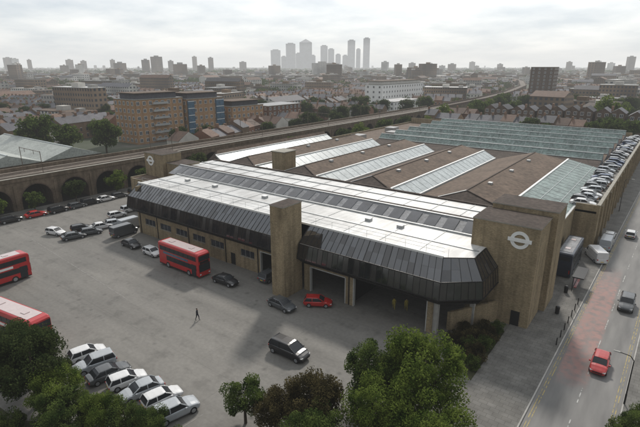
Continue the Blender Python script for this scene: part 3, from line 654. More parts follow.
# ---------------------------------------------------------------- city
def in_site(p,q):
    if p>-113 and p<18 and q<225: return True
    if abs(p+128.5)<17 and q<320: return True
    if q>=300:
        for i in range(1,len(path)-1):
            (xa,ya),(xb,yb)=path[i],path[i+1]
            if ya<=q<=yb and abs(p-(xa+(xb-xa)*(q-ya)/(yb-ya)))<16: return True
    if -222<p<-170 and 104<q<236: return True
    if -212<p<-140 and 35<q<100: return True
    if -220<p<-180 and 318<q<412: return True
    if -184<p<-152 and 290<q<348: return True
    if -95<p<4 and 255<q<290: return True
    if q<30 : return True
    return False
def house(b,w,d,h,rh,kb,kr):
    b.box(-w/2,w/2,-d/2,d/2,0,h,kb); gable(b,-w/2,w/2,-d/2,d/2,h+.01,rh,kr,kb)
    b.box(-w/2,-w/2+.7,-.6,.6,h+rh-1.2,h+rh+1.1,'chim')
    for s in (-1,1):
        y=s*(d/2+.04)
        for z in (1.5,4.4):
            for x in (-w*.26,w*.2):
                b.poly([(x-.5,y,z-.75),(x+.5,y,z-.75),(x+.5,y,z+.75),(x-.5,y,z+.75)],'glass')
                b.box(x-.6,x+.6,y-.03,y+.03,z+.78,z+.92,'white_paint')
HM=[]
for i in range(8):
    b=MB(); house(b,6.2,9+i%2,6.4+.7*(i%3),2.6+.3*(i%2),('house_brick','house_brick2','house_brick','render','house_brick2','house_brick','house_brick','render')[i],('slate','tile','slate')[i%3]); HM.append((b,b.mesh("terraced_house")))
cands=[];slabs=[];mtrees=[]
BW,BH=60,40
for bi in range(-42,16):
    for bj in range(-2,38):
        bx,by=bi*BW+ (bj%2)*14, bj*BH+20
        u,v,f=view(bx,by)
        if f<100 or f>1150 or u<-60 or u>700: continue
        ang=.22 if bx<-150 else (-.12 if by>330 else 0.)
        ang+=R.uniform(-.16,.16)
        typ=R.random()
        rot=ang+(math.pi/2 if R.random()<.35 else 0)
        ca,sa=math.cos(rot),math.sin(rot)
        def W(x,y): return (bx+ca*x-sa*y,by+sa*x+ca*y)
        if typ<.5:
            for yy in (-12.5,12.5):
                n=9
                vi=R.randrange(8)
                for k in range(n):
                    x,y=W((k-(n-1)/2)*6.2,yy)
                    if in_site(x,y): continue
                    if R.random()<.06: continue
                    cands.append((view(x,y)[2],x,y,rot,(vi if R.random()<.7 else R.randrange(8))))
            for _ in range(7): mtrees.append((*W(R.uniform(-26,26),R.uniform(-3,3)),R.uniform(.4,.8)))
            for _ in range(4): mtrees.append((*W(R.uniform(-30,30),R.choice((-19.5,19.5))),R.uniform(.4,.85)))
        elif typ<.9:
            for k in range(R.choice((1,2,2))):
                x,y=W(R.uniform(-8,8),-10.5+k*21)
                if in_site(x,y) : continue
                if any(in_site(x+dx,y+dy) for dx in (-16,16) for dy in (-9,9)): continue
                slabs.append((view(x,y)[2],x,y,rot,R.uniform(20,46),R.uniform(9,15),R.choice((7,8,9,12,12,14,15,19))*R.uniform(.9,1.1),R.choice(('grid1','grid1','grid2','grid1','grid2')),R.random()<.4))
            for _ in range(8): mtrees.append((*W(R.uniform(-30,30),R.uniform(-20,20)),R.uniform(.4,.9)))
        else:
            for _ in range(20): mtrees.append((*W(R.uniform(-30,30),R.uniform(-20,20)),R.uniform(.6,1.05)))
cands.sort(key=lambda c:c[0]); 
inview=[c for c in cands if -30<view(c[1],c[2])[0]<670]
for c in inview[:285]:
    mk("terraced_house",HM[c[4]][1],loc=(c[1],c[2],0),rot=c[3],label=("brick terraced house with pitched roof and chimney" if c[4] not in (3,7) else "pale rendered terraced house with pitched roof"),cat="house",group="terraced houses in the streets beyond")
rest=MB()
for c in inview[285:]:
    s0=len(rest.v); src=HM[c[4]][0]
    rest.v+=src.v; rest.f+=[tuple(i+s0 for i in f) for f in src.f]; rest.m+=[rest.mi(src.mats[m]) for m in src.m]
    rest.xf(Matrix.Translation((c[1],c[2],0))@Matrix.Rotation(c[3],4,'Z'),s0)
def slab(b,L_,D_,H_,k,pit):
    b.box(-L_/2,L_/2,-D_/2,D_/2,0,H_,k,'grey_roof')
    if pit: gable(b,-L_/2,L_/2,-D_/2,D_/2,H_+.02,3.2,R.choice(('slate','tile')),k)
    else:
        b.box(-L_/2-.2,L_/2+.2,-D_/2-.2,D_/2+.2,H_+.02,H_+.5,R.choice(('coping','render','brown_roof2','conc')),R.choice(('grey_roof','conc','white_roof','brown_roof','brown_roof2')))
        b.box(-3,3,-2.5,2.5,H_+.5,H_+3,R.choice(('render','house_brick')))
        if L_>30: b.box(L_*.3,L_*.3+4,-2,2,H_+.5,H_+2,'conc')
slabs.sort(key=lambda c:c[0])
for i,c in enumerate(slabs):
    if i<190:
        b=MB(); slab(b,c[4],c[5],c[6],c[7],c[8]); b.obj("block_of_flats",loc=(c[1],c[2],0),rot=c[3],label="%s block of flats with %s roof"%("pale" if c[7]=='grid2' else "brick","pitched" if c[8] else "flat"),cat="flats",group="blocks of flats in the city")
    else:
        s0=len(rest.v); slab(rest,c[4],c[5],c[6],c[7],c[8]); rest.xf(Matrix.Translation((c[1],c[2],0))@Matrix.Rotation(c[3],4,'Z'),s0)
for i in range(2600):
    f=900+ (R.random()**1.6)*6500; u=R.uniform(-20,660)
    X=(u-320)/470*f; Y=f; x,y=.8*X-.6*Y,.6*X+.8*Y
    if in_site(x,y): continue
    s0=len(rest.v); h=R.choice((7,8,9,12,13,16)) if R.random()<.97 else R.uniform(22,40)
    L_=R.uniform(15,60) if h<20 else R.uniform(14,30)
    slab(rest,L_,R.uniform(10,22),h,R.choice(('grid1','grid2','grid1','grid1')),h<11); rest.xf(Matrix.Translation((x,y,0))@Matrix.Rotation(R.uniform(0,3.1),4,'Z'),s0)
rest.obj("distant_buildings",kind="stuff")
mtrees=[(view(x,y)[2],x,y,s) for x,y,s in mtrees if not in_site(x,y)]; mtrees=[m for m in mtrees if -40<view(m[1],m[2])[0]<680]; mtrees.sort()
for f,x,y,s in mtrees[:235]: mt(x,y,s,R.choice((0,1,1,2,3,0)))
def woodmesh():
    V_=[];F_=[];I_=[]
    L_=[(x,y,s) for f,x,y,s in mtrees[235:]]
    for i in range(4600):
        f=700+(R.random()**1.5)*5500; u=R.uniform(-20,660); X=(u-320)/470*f; x,y=.8*X-.6*f,.6*X+.8*f
        L_.append((x,y,R.uniform(.55,1.1)*(1 if f<1500 else 1.4)))
    for x,y,s in L_:
        if in_site(x,y): continue
        f=view(x,y)[2]; n=90 if f<700 else (34 if f<1500 else 16); sz=.8*s if f<700 else (1.6*s if f<1500 else 3.0*s)
        mi=R.choice((0,0,1))
        for _ in range(n):
            d=Vector((R.gauss(0,1),R.gauss(0,1),R.gauss(0,1))).normalized()*(R.random()**.3)
            p=Vector((x+d.x*6*s,y+d.y*6*s,7.5*s+d.z*5*s)); a=Vector((R.gauss(0,1),R.gauss(0,1),R.gauss(0,1))).normalized(); t=a.orthogonal().normalized()*sz; t2=a.cross(t)
            b0=len(V_); V_+=[tuple(p-t),tuple(p+t2),tuple(p+t),tuple(p-t2)]; F_.append((b0,b0+1,b0+2,b0+3)); I_.append(mi)
    me=bpy.data.meshes.new("distant_trees"); me.from_pydata(V_,[],F_); me.materials.append(M['leaf2']); me.materials.append(M['leaf1']); me.polygons.foreach_set("material_index",I_); me.update(); return me
mk("distant_trees",woodmesh(),kind="stuff")
def at(u,f,z=33):
    X=(u-320)/470*f; Y=(f-ST*(33-z))/CT; return (.8*X-.6*Y,.6*X+.8*Y)
TW=[(276,9,51,0),(291,9,45,0),(306,12,42,1),(324,7,47,0),(331,6,50,0),(338,5,55,0),(351,7,42,0),(358,4,50,0),(366,6,40,0),(299,6,54,0),(345,5,56,0),(284,5,57,0),(313,5,56,0)]
for u,w_,t,pyr in TW:
    f=4500; k=f/470; x,y=at(u,f); h=33+(66-t)*k; W_=w_*k
    b=MB(); hb=h-(18 if pyr else 0); b.box(-W_/2,W_/2,-W_/2,W_/2,0,hb,'grid3')
    if pyr: b.hexa([(-W_/2,-W_/2,hb),(W_/2,-W_/2,hb),(W_/2,W_/2,hb),(-W_/2,W_/2,hb)],[(-1,-1,h+14),(1,-1,h+14),(1,1,h+14),(-1,1,h+14)],'grid3')
    else: b.box(-W_*.3,W_*.3,-W_*.3,W_*.3,hb,hb+8,'grid3')
    b.obj("skyscraper",loc=(x,y,0),rot=rad(36.87),label="hazy glass skyscraper with %s top"%("pyramid" if pyr else "flat"),cat="skyscraper",group="skyscrapers on the skyline")
for u,w_,t,f in ((9,7,58,2600),(16,6,59,2600),(30,4,60,2400),(70,5,60,2300),(84,4,61,2300),(113,4,60,2400),(146,7,60,1700),(157,8,57,1700),(171,4,61,2100),(195,4,57,2600),(211,5,58,2300),(243,5,62,2600),(322,16,63,1300),(385,6,62,1900),(412,5,63,2500),(430,4,63,3200),(452,7,64,2100),(472,4,62,3200),(500,4,64,2600),(569,5,62,2400),(598,4,61,3000),(611,5,63,2400),(630,6,57,2100),(120,9,63,1500),(180,10,64,1200)):
    k=f/470; x,y=at(u,f); h=33+(66-t)*k; W_=w_*k
    b=MB(); b.box(-W_/2,W_/2,-W_/2,W_/2,0,h,R.choice(('grid1','grid2','grid1'))); b.box(-W_*.2,W_*.2,-W_*.2,W_*.2,h,h+4,'conc')
    b.obj("tower_block",loc=(x,y,0),rot=rad(R.uniform(0,90)),label="distant residential tower block on the skyline",cat="tower block",group="tower blocks on the skyline")

# ---------------------------------------------------------------- vehicles
def wheel(r=.33,w=.22):
    b=MB(); b.tube((0,-w/2,0),(0,w/2,0),r,r,'tyre',18); b.tube((0,-w/2-.01,0),(0,w/2+.01,0),r*.62,r*.62,'rim',12); return b
def car_parts(kind,pk):
    if kind=='hatch': L_,W_,H_=4.1,1.76,1.46; belt=.94; hood=.88; g=(-1.98,-1.62,.15,1.0)
    elif kind=='saloon': L_,W_,H_=4.6,1.82,1.44; belt=.94; hood=.88; g=(-1.8,-1.1,.25,1.1)
    elif kind=='suv': L_,W_,H_=4.5,1.88,1.68; belt=1.08; hood=1.04; g=(-2.14,-1.9,.25,1.0)
    elif kind=='mpv': L_,W_,H_=5.2,1.96,1.86; belt=1.14; hood=1.04; g=(-2.5,-2.15,.5,1.65)
    else: L_,W_,H_=5.4,2.0,2.3; belt=1.25; hood=1.15; g=(.9,1.0,1.45,2.15)
    hw=W_/2; hl=L_/2
    def ring(x,w,zb,zt):
        return [(x,-w*.90,zb),(x,-w,zb+.18),(x,-w,zt-.2),(x,-w*.97,zt-.07),(x,-w*.85,zt-.01),(x,-w*.4,zt+.02),(x,w*.4,zt+.02),(x,w*.85,zt-.01),(x,w*.97,zt-.07),(x,w,zt-.2),(x,w,zb+.18),(x,w*.90,zb)]
    st=[(-hl,.78,.45,belt-.2),(-hl+.1,.90,.30,belt-.06),(-hl+.4,.97,.24,belt),(-.3,1,.22,belt),(g[3]-.1,1,.22,belt),(g[3]+.3,.99,.24,hood+.03),(hl-.5,.95,.24,hood-.07),(hl-.2,.89,.27,hood-.17),(hl-.05,.80,.32,hood-.27),(hl,.70,.40,hood-.36)]
    body=MB(); body.loft([ring(x,hw*w,zb,zt) for x,w,zb,zt in st],pk)
    glass=MB()
    x0,x1,x2,x3=g; wb,wt=hw*.92,hw*.78; zt=H_-.05
    if kind=='van':
        rg_=[[(x,-w_,belt-.1),(x,-w_*.99,H_-.25),(x,-w_*.86,H_),(x,w_*.86,H_),(x,w_*.99,H_-.25),(x,w_,belt-.1)] for x,w_ in ((-hl+.03,hw*.95),(-hl+.15,hw*.98),(.9,hw*.98),(1.35,hw*.93))]
        body.loft(rg_,pk)
        x0,x1=1.0,1.1; x2=1.4; wt=hw*.84; zt=H_-.12
    B=[(x0,-wb,belt-.03),(x3,-wb*.94,belt-.05),(x3,wb*.94,belt-.05),(x0,wb,belt-.03)]; T_=[(x1,-wt,zt),(x2,-wt,zt),(x2,wt,zt),(x1,wt,zt)]
    # glasshouse with a bowed waist so the cabin reads rounded
    xm0,xm2=x0*.45+x1*.55,x3*.42+x2*.58
    Mi=[(xm0,-(wb*.40+wt*.60)*1.03,(belt+zt)/2+.05),(xm2,-(wb*.38+wt*.62)*1.02,(belt+zt)/2+.05),(xm2,(wb*.38+wt*.62)*1.02,(belt+zt)/2+.05),(xm0,(wb*.40+wt*.60)*1.03,(belt+zt)/2+.05)]
    glass.loft([B,Mi,T_],'carglass')
    def rr_(x,w_,z): return [(x,-w_,z-.05),(x,-w_*.88,z+.005),(x,-w_*.4,z+.03),(x,w_*.4,z+.03),(x,w_*.88,z+.005),(x,w_,z-.05)]
    body.loft([rr_(x1-.06,wt+.015,zt-.02),rr_(x1+.2,wt+.02,zt+.03),rr_((x1+x2)/2,wt+.02,zt+.045),rr_(x2-.2,wt+.02,zt+.03),rr_(x2+.07,wt+.005,zt-.02)],pk)
    for s in (-1,1):
        for (a,m_,c) in ((B[0],Mi[0],T_[0]),(B[1],Mi[1],T_[1])):
            body.beam((a[0],s*abs(a[1])*1.005,a[2]),(m_[0],s*abs(m_[1])*1.01,m_[2]),.1,.08,pk); body.beam((m_[0],s*abs(m_[1])*1.01,m_[2]),(c[0],s*abs(c[1])*1.01,c[2]),.1,.08,pk)
        xm=(x1+x2)/2-.05; my=(Mi[0][1]+Mi[1][1])/-2
        body.beam((xm,s*wb*1.0,belt),(xm,s*my*1.01,Mi[0][2]),.09,.05,pk if kind!='mpv' else 'bus_black'); body.beam((xm,s*my*1.01,Mi[0][2]),(xm,s*wt*1.01,zt),.09,.05,pk if kind!='mpv' else 'bus_black')
        body.box(x3-.45,x3-.25,s*(hw+.1)-.09,s*(hw+.1)+.09,belt-.05,belt+.1,pk)
    body.box(hl-.03,hl+.03,-.5,.5,.42,.55,'bus_black'); body.box(-hl-.03,-hl+.03,-.26,.26,.55,.66,'plate')
    lights=[]
    for s in (-1,1):
        h=MB(); zz=hood-.34; h.hexa([(hl-.26,s*hw*.915,zz),(hl-.045,s*hw*.82,zz),(hl-.01,s*hw*.58,zz),(hl-.2,s*hw*.6,zz)],[(hl-.3,s*hw*.91,zz+.12),(hl-.1,s*hw*.82,zz+.1),(hl-.06,s*hw*.58,zz+.09),(hl-.24,s*hw*.6,zz+.11)],'lampglass'); lights.append(("headlight",h))
        t=MB(); t.box(-hl-.02,-hl+.14,s*hw*.76-.09,s*hw*.76+.09,belt-.4,belt-.2,'redlamp'); lights.append(("tail_light",t))
    wr=.33 if kind in('hatch','saloon') else .37
    wp=[(hl-.85,s*(hw-.10),wr) for s in (-1,1)]+[(-hl+.8,s*(hw-.10),wr) for s in (-1,1)]
    return body,glass,lights,wp,wr
PK={'paint_white':'white','paint_silver':'silver','paint_black':'black','paint_red':'red','paint_grey':'grey','paint_blue':'blue','paint_darkblue':'dark blue','paint_green':'dark green'}
protos={}
def car(kind,pk,x,y,rot,lab,group=None,name="parked_car",cat="car"):
    key=(kind,pk)
    if key not in protos:
        body,glass,lights,wp,wr=car_parts(kind,pk)
        protos[key]=(body.mesh("body"),glass.mesh("window"),[(n,m.mesh(n)) for n,m in lights],wp,wheel(wr).mesh("wheel"))
    bm_,gm_,li,wp,wh=protos[key]
    t=empty(name,loc=(x,y,.005),rot=rot,label=lab,cat=cat,group=group)
    mk("body",bm_,t,bevel=.03); mk("window",gm_,t)
    for n,m in li: mk(n,m,t)
    for p in wp: mk("wheel",wh,t,loc=p)
    return t
simple={}
def simplecar(kind,pk,x,y,z,rot,lab,group):
    key=(kind,pk)
    if key not in simple:
        body,glass,lights,wp,wr=car_parts(kind,pk)
        b=MB()
        def add(src,off=(0,0,0)):
            s0=len(b.v); b.v+=[(v[0]+off[0],v[1]+off[1],v[2]+off[2]) for v in src.v]; b.f+=[tuple(i+s0 for i in f) for f in src.f]; b.m+=[b.mi(src.mats[m]) for m in src.m]
        add(body);add(glass)
        for n,m in lights: add(m)
        for p in wp: add(wheel(wr),p)
        simple[key]=b.mesh("parked_car")
    return mk("parked_car",simple[key],loc=(x,y,z),rot=rot,label=lab,cat="car",group=group)
def bus(x,y,rot,lab,pk='bus_red',L_=10.6,group="double decker buses"):
    t=empty("double_decker_bus",loc=(x,y,.005),rot=rot,label=lab,cat="bus",group=group)
    hl=L_/2; hw=1.26; H_=4.35
    def ring(x,w,zt,zb=.32):
        r=.22; return [(x,-w,zb),(x,-w,zt-r),(x,-w+r*.3,zt-r*.3),(x,-w+r,zt),(x,w-r,zt),(x,w-r*.3,zt-r*.3),(x,w,zt-r),(x,w,zb)]
    b=MB(); b.loft([ring(-hl,hw*.93,H_-.25),(ring(-hl+.15,hw,H_-.06)),ring(-hl+.5,hw,H_),ring(hl-.9,hw,H_),ring(hl-.35,hw*.99,H_-.05),ring(hl-.05,hw*.93,H_-.3)],pk)
    b.obj("body",t,bevel=.03)
    b=MB(); b.box(-hl+.7,hl-1.1,-hw+.3,hw-.3,H_-.01,H_+.035,'bus_roof' if pk=='bus_red' else 'grey_roof')
    b.box(-hl+2,-hl+2.9,-.4,.4,H_+.036,H_+.1,'bus_roof'); b.box(hl-3.4,hl-2.6,-.35,.35,H_+.036,H_+.1,'bus_roof'); b.obj("roof_panel",t)
    for s in (-1,1):
        y0=s*(hw+.004)
        def st_(q,x0,x1,z0,z1,k='carglass',o=.012): q.box(x0,x1,min(y0,y0+s*o),max(y0,y0+s*o),z0,z1,k)
        for (xa,z0,z1,i0) in ((-hl+.5,2.95,3.72,0),(-hl+2.2,1.35,2.2,2)):
            q=MB(); st_(q,xa,hl-.55,z0,z1)
            for i in range(i0,8):
                xx=-hl+.9+i*(L_-1.6)/7.5; st_(q,xx-.03,xx+.03,z0,z1,'bus_black',.025)
            q.obj("window",t)
        q=MB(); st_(q,-hl+.1,hl-.2,.34,.5,'bus_black'); q.obj("skirt",t)
        q=MB(); st_(q,-hl+1.4,hl-2.6,2.4,2.78,R.choice(('white_paint','blue_glass')) if pk=='bus_red' else 'bus_black',.014); q.obj("advert_panel",t)
    q=MB(); q.box(hl-.03,hl+.02,-hw*.86,hw*.86,1.15,2.45,'carglass'); q.obj("windscreen",t)
    q=MB(); q.box(hl-.06,hl+.01,-hw*.86,hw*.86,3.0,3.85,'carglass'); q.obj("window",t)
    q=MB(); q.box(hl-.04,hl+.03,-hw*.7,hw*.7,2.52,2.9,'bus_black'); q.obj("destination_blind",t)
    q=MB(); q.box(-hl-.02,-hl+.05,-hw*.7,hw*.7,3.0,3.7,'carglass'); q.obj("rear_window",t)
    q=MB(); q.box(hl-1.75,hl-.65,-hw-.03,-hw-.005,.4,2.3,'carglass'); q.obj("door",t)
    for s in (-1,1):
        q=MB(); q.box(hl-.04,hl+.02,s*.9-.14,s*.9+.14,.6,.8,'lampglass'); q.obj("headlight",t)
        q=MB(); q.box(-hl-.02,-hl+.03,s*1.0-.08,s*1.0+.08,.9,1.5,'redlamp'); q.obj("tail_light",t)
    wm_=wheel(.5,.3).mesh("wheel")
    for xx in (hl-2.6,-hl+2.5):
        for s in (-1,1): mk("wheel",wm_,t,loc=(xx,s*(hw-.12),.5))
    return t
PI=math.pi
bus(-62.6,45.1,0,"red double decker bus parked along the garage front")
bus(-81.2,22.9,PI/2*1.02,"red double decker bus parked in the yard")
bus(-61.6,18.9,.16,"red double decker bus beside the dark trees")
bus(-10.6,85,PI/2,"dark double decker bus beside the garage side entrance",'paint_darkblue',10.4)  # a red bus in shade, the shade put into its dark paint colour
g1="cars parked at the garage front"
car('hatch','paint_white',-72.6,45.6,0,"white hatchback parked against the brick wall",g1)
car('saloon','paint_black',-79.4,45.6,0,"black car parked against the brick wall",g1)
car('van','paint_grey',-86.5,48.5,PI/2,"dark grey van beside the garage end",g1,"parked_van","van")
car('van','paint_silver',-89.5,52.0,PI/2,"pale van beside the garage end",g1,"parked_van","van")
car('saloon','paint_black',-52.9,45.5,.05,"black saloon car at the garage front",g1)
car('saloon','paint_grey',-40.5,44.9,-.08,"dark grey car in front of the stair tower",g1)
car('hatch','paint_red',-36.8,48.6,.55,"red car entering the open garage bay",g1)
car('suv','paint_grey',-48.2,51.0,PI/2,"dark vehicle inside the garage doorway",g1)
car('mpv','paint_black',-32.2,36.8,0.02,"black people carrier driving across the yard",None,"car")
g2="pale cars parked by the yard edge"
cl=['paint_white','paint_silver','paint_grey','paint_white','paint_silver','paint_white','paint_silver']
kd=['hatch','suv','saloon','hatch','saloon','hatch','suv']
for i in range(7):
    car(kd[i],cl[i],-51.0+i*2.75,21.6+.12*i+R.uniform(-.5,.5),(PI/2-.22+R.uniform(-.06,.06))+(PI if i in (1,4) else 0),"%s car parked in the angled row"%PK[cl[i]],g2)
g3="cars scattered beside the viaduct"
for x,y,k,c,r in ((-98,40.2,'hatch','paint_white',.3),(-92.6,41.2,'saloon','paint_grey',1.3),(-92.4,44.8,'hatch','paint_grey',1.2),(-94,47.8,'saloon','paint_white',1.3),(-93.6,50.8,'hatch','paint_silver',1.2),(-98.8,54.3,'hatch','paint_white',1.4),(-100.3,58.6,'suv','paint_white',1.5),(-96.2,44.6,'hatch','paint_black',1.3)):
    car(k,c,x,y,r,"%s car parked in the yard near the viaduct"%PK[c],g3)
g4="vehicles along the viaduct arches"
for i,(q_,k,c) in enumerate(((33,'saloon','paint_black'),(38,'suv','paint_black'),(43.2,'saloon','paint_red'),(48,'suv','paint_black'),(52.5,'hatch','paint_grey'),(56,'suv','paint_black'),(60,'saloon','paint_white'),(64,'hatch','paint_grey'),(69,'suv','paint_black'),(75,'hatch','paint_silver'))):
    car(k,c,-113.8+R.uniform(-.4,.4),q_,PI/2+R.uniform(-.1,.1),"%s vehicle parked along the viaduct arches"%PK[c],g4)
car('hatch','paint_red',-2.1,56.2,-PI/2,"red hatchback driving along the street",None,"car")
car('suv','paint_grey',-1.1,74.6,-PI/2,"dark car driving along the street",None,"car")
car('hatch','paint_white',-3.4,109.5,PI/2,"white hatchback on the street beside the brick wall",None,"car")
g5="white vans on the forecourt"
car('van','paint_white',-7.3,91.8,PI/2+.5,"white van parked on the forecourt",g5,"parked_van","van")
car('van','paint_silver',-6.6,99.5,PI/2,"silver van parked beside the brick wall",g5,"parked_van","van")
car('hatch','paint_white',-6.7,106,PI/2,"white car parked beside the brick wall",g5)
dc=['paint_white','paint_silver','paint_grey','paint_black','paint_silver','paint_grey','paint_silver','paint_grey','paint_white','paint_blue']
yy=100.0
while yy<210:
    c=R.choice(dc)
    if 148<yy<151: c='paint_red'
    simplecar(R.choice(('hatch','saloon','hatch')),c,-11.7+R.uniform(-.5,.5),yy,7.31,R.choice((0,PI))+R.uniform(-.16,.16),"%s car parked on the rooftop deck"%PK[c],"cars on the rooftop parking deck")
    yy+=R.choice((2.6,2.7,2.9,3.1,4.6))

# ---------------------------------------------------------------- street furniture
def lamp(x,y,rot,h=6.5):
    t=empty("street_lamp",loc=(x,y,.1),rot=rot,label="slim grey street lamp with curved arm",cat="street lamp",group="street lamps")
    b=MB(); b.tube((0,0,0),(0,0,1.2),.09,.09,'bay_frame'); b.tube((0,0,1.2),(0,0,h-.5),.07,.05,'bay_frame'); b.tube((0,0,h-.5),(.35,0,h-.08),.05,.045,'bay_frame'); b.tube((.35,0,h-.08),(1.3,0,h),.045,.04,'bay_frame'); b.obj("pole",t)
    b=MB(); b.hexa([(1.2,-.12,h-.06),(1.85,-.1,h-.04),(1.85,.1,h-.04),(1.2,.12,h-.06)],[(1.25,-.08,h+.07),(1.8,-.06,h+.05),(1.8,.06,h+.05),(1.25,.08,h+.07)],'conc'); b.obj("lamp_head",t)
lamp(.85,50.6,PI,5.6); lamp(1.6,82,PI,7.5); lamp(-7.2,128,0,8); lamp(-68,17,PI/2,7.5); lamp(2.0,118,PI,8)
t=empty("bus_shelter",loc=(-7.7,77.5,.12),label="dark bus shelter with flat roof on the pavement",cat="bus shelter")
b=MB(); b.box(-.8,.8,-2.4,2.4,2.3,2.45,'bus_black'); b.obj("roof",t)
for y in (-2.2,0,2.2):
    b=MB(); b.tube((-.6,y,0),(-.6,y,2.3),.05,.05,'bus_black'); b.obj("post",t)
b=MB(); b.box(-.55,-.52,-2.1,2.1,.3,2.1,'glass'); b.obj("glass_panel",t)
b=MB(); b.box(-.45,-.1,-1.8,1.8,.5,.56,'paint_red'); b.obj("bench",t)
for i in range(7):
    b=MB(); b.tube((0,0,0),(0,0,.9),.07,.06,'bus_black',10); b.tube((0,0,.9),(0,0,1.0),.08,.05,'bus_black',10); b.obj("bollard",loc=(kl(60+i*2)-.5,58+i*2.2,.12),label="short black bollard on the pavement edge",cat="bollard",group="bollards on the pavement")
for i,(x,y) in enumerate(((-8.6,66.5),(-8.9,74.2))):
    t=empty("litter_bin",loc=(x,y,.12),label="black litter bin on the pavement",cat="litter bin",group="litter bins"); b=MB(); b.tube((0,0,0),(0,0,.95),.26,.3,'bus_black',12); b.obj("bin_body",t); b=MB(); b.tube((0,0,1.0),(0,0,1.15),.31,.18,'bus_black',12); b.obj("lid",t)

# ---------------------------------------------------------------- people
def person(x,y,rot,lab,top='jacket',step=.25,group=None):
    vs=[];es=[];rs=[]
    def add(p,r,par=None):
        vs.append(p); rs.append(r)
        if par is not None: es.append((par,len(vs)-1))
        return len(vs)-1
    pel=add((0,0,.95),.15); ch=add((.01,0,1.2),.14,pel); sh=add((0,0,1.42),.13,ch); nk=add((.02,0,1.53),.055,sh); hd=add((.03,0,1.64),.10,nk); ht=add((.02,0,1.73),.085,hd)
    for s in (-1,1):
        hp=add((0,s*.1,.90),.105,pel); kn=add((s*step*.5+.05,s*.11,.50),.07,hp); an=add((s*step*.9-.05,s*.11,.09),.045,kn); add((s*step*.9+.13,s*.12,.04),.04,an)
        so=add((0,s*.19,1.40),.065,sh); el=add((-s*.1,s*.25,1.12),.048,so); wr=add((-s*.16+.08,s*.25,.88),.032,el); pm=add((-s*.18+.12,s*.25,.81),.034,wr)
        for k,(dy,l) in enumerate(((-.03,.07),(-.01,.085),(.01,.08),(.03,.065))): add((-s*.18+.13+.01,s*.25+dy,.80-l),.009,pm)
        add((-s*.18+.18,s*.25,.79),.01,pm)
    me=bpy.data.meshes.new("person"); me.from_pydata(vs,es,[]); me.materials.append(M[top])
    bm=bmesh.new(); bm.from_mesh(me); ly=bm.verts.layers.skin.verify()
    for v in bm.verts: v[ly].radius=(rs[v.index],rs[v.index]); v[ly].use_root=(v.index==0)
    bm.to_mesh(me); bm.free()
    o=mk("person",me,loc=(x,y,.01),rot=rot,label=lab,cat="person",group=group)
    o.modifiers.new("skin","SKIN"); s=o.modifiers.new("sub","SUBSURF"); s.levels=1; s.render_levels=1
    hm=bpy.data.meshes.new("hair"); bm=bmesh.new(); bmesh.ops.create_icosphere(bm,subdivisions=2,radius=.105); 
    for v in bm.verts: v.co.z*=.8
    bm.to_mesh(hm); bm.free(); hm.materials.append(M['hair']); mk("hair",hm,o,loc=(0,0,1.71))
    fm=bpy.data.meshes.new("face"); bm=bmesh.new(); bmesh.ops.create_icosphere(bm,subdivisions=2,radius=.09)
    bm.to_mesh(fm); bm.free(); fm.materials.append(M['skin']); mk("face",fm,o,loc=(.045,0,1.63))
person(-47.4,35.4,.4,"person in dark clothes walking across the yard")
person(-27.5,54.2,2.,"person in high visibility jacket in the garage opening",'hivis')
person(-26.0,55.0,-1.,"person in high visibility jacket in the garage opening",'hivis')

# ---------------------------------------------------------------- air / sky / light
hz=bpy.data.materials.new("haze_air"); hz.use_nodes=True; nt=hz.node_tree; n=nt.nodes; n.clear()
out=N(n,"ShaderNodeOutputMaterial"); ab=N(n,"ShaderNodeVolumeAbsorption"); em=N(n,"ShaderNodeEmission"); ad=N(n,"ShaderNodeAddShader")
DEN=.00018
ab.inputs["Color"].default_value=(0,0,0,1); ab.inputs["Density"].default_value=DEN
em.inputs["Color"].default_value=(.78,.79,.785,1); em.inputs["Strength"].default_value=DEN
nt.links.new(ab.outputs[0],ad.inputs[0]); nt.links.new(em.outputs[0],ad.inputs[1]); nt.links.new(ad.outputs[0],out.inputs["Volume"])
M['haze']=hz
b=MB(); b.box(-8500,8500,-8500,8500,-5,210,'haze'); b.obj("sky",kind="structure")  # added box of glowing haze over the city, not the sky itself

SD=Vector((-.42,.90,0)).normalized(); el=rad(40)
sd=Vector((SD.x*math.cos(el),SD.y*math.cos(el),math.sin(el)))
w=bpy.data.worlds.new("World"); scene.world=w; w.use_nodes=True; nt=w.node_tree; n=nt.nodes; L=nt.links
bg=n["Background"]; bg.inputs["Strength"].default_value=.108
sky=N(n,"ShaderNodeTexSky",sky_type='NISHITA'); sky.sun_disc=False; sky.sun_elevation=el; sky.sun_rotation=math.atan2(SD.x,SD.y)
tc=N(n,"ShaderNodeTexCoord"); sx=N(n,"ShaderNodeSeparateXYZ"); L.new(tc.outputs["Generated"],sx.inputs[0])
az=N(n,"ShaderNodeMath",operation='MAXIMUM'); L.new(sx.outputs[2],az.inputs[0]); az.inputs[1].default_value=0
a2=N(n,"ShaderNodeMath",operation='ADD'); L.new(az.outputs[0],a2.inputs[0]); a2.inputs[1].default_value=.16
cb=N(n,"ShaderNodeCombineXYZ")
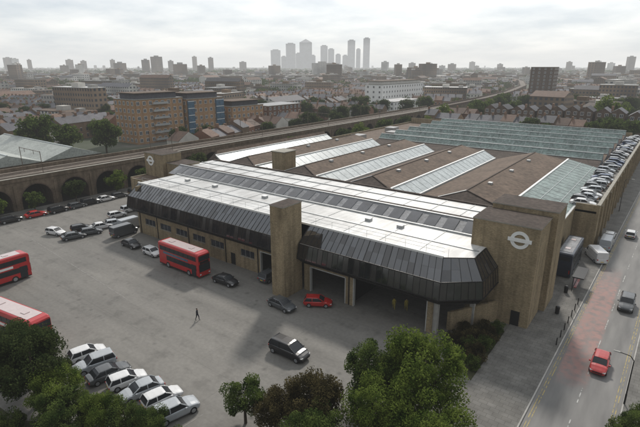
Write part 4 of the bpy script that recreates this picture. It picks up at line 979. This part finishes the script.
for i in (0,1):
    d=N(n,"ShaderNodeMath",operation='DIVIDE'); L.new(sx.outputs[i],d.inputs[0]); L.new(a2.outputs[0],d.inputs[1]); L.new(d.outputs[0],cb.inputs[i])
no=N(n,"ShaderNodeTexNoise"); no.inputs["Scale"].default_value=1.1; no.inputs["Detail"].default_value=8; no.inputs["Roughness"].default_value=.52; L.new(cb.outputs[0],no.inputs["Vector"])
cr=N(n,"ShaderNodeValToRGB"); e=cr.color_ramp.elements; e[0].position=.36; e[0].color=(.50,.55,.60,1); e[1].position=.62; e[1].color=(.84,.84,.825,1); L.new(no.outputs["Fac"],cr.inputs[0])
dt=N(n,"ShaderNodeVectorMath",operation='DOT_PRODUCT'); nm=N(n,"ShaderNodeVectorMath",operation='NORMALIZE'); L.new(tc.outputs["Generated"],nm.inputs[0]); L.new(nm.outputs[0],dt.inputs[0]); dt.inputs[1].default_value=tuple(sd)
mr=N(n,"ShaderNodeMapRange"); mr.inputs[1].default_value=-.2; mr.inputs[2].default_value=1; mr.inputs[3].default_value=6.8; mr.inputs[4].default_value=15.5; L.new(dt.outputs["Value"],mr.inputs[0])
ml=N(n,"ShaderNodeVectorMath",operation='MULTIPLY'); L.new(cr.outputs[0],ml.inputs[0]); L.new(mr.outputs[0],ml.inputs[1])
mx=N(n,"ShaderNodeMix",data_type='RGBA'); mx.inputs[0].default_value=.85; L.new(sky.outputs[0],mx.inputs[6]); L.new(ml.outputs[0],mx.inputs[7]); L.new(mx.outputs[2],bg.inputs[0])
sl=bpy.data.lights.new("sun","SUN"); sl.energy=3.1; sl.angle=rad(6); sl.color=(1,.94,.86)
so=bpy.data.objects.new("sun",sl); COL.objects.link(so); so.rotation_euler=sd.to_track_quat('Z','Y').to_euler()

cam=bpy.data.cameras.new("camera"); cam.lens=470/640*36; cam.sensor_width=36; cam.clip_start=.5; cam.clip_end=30000
co=bpy.data.objects.new("camera",cam); COL.objects.link(co); co.location=(0,0,33); co.rotation_euler=(rad(90-17.4),0,math.atan2(.6,.8)); scene.camera=co
scene.view_settings.view_transform='Standard'; scene.view_settings.look='None'; scene.view_settings.exposure=0
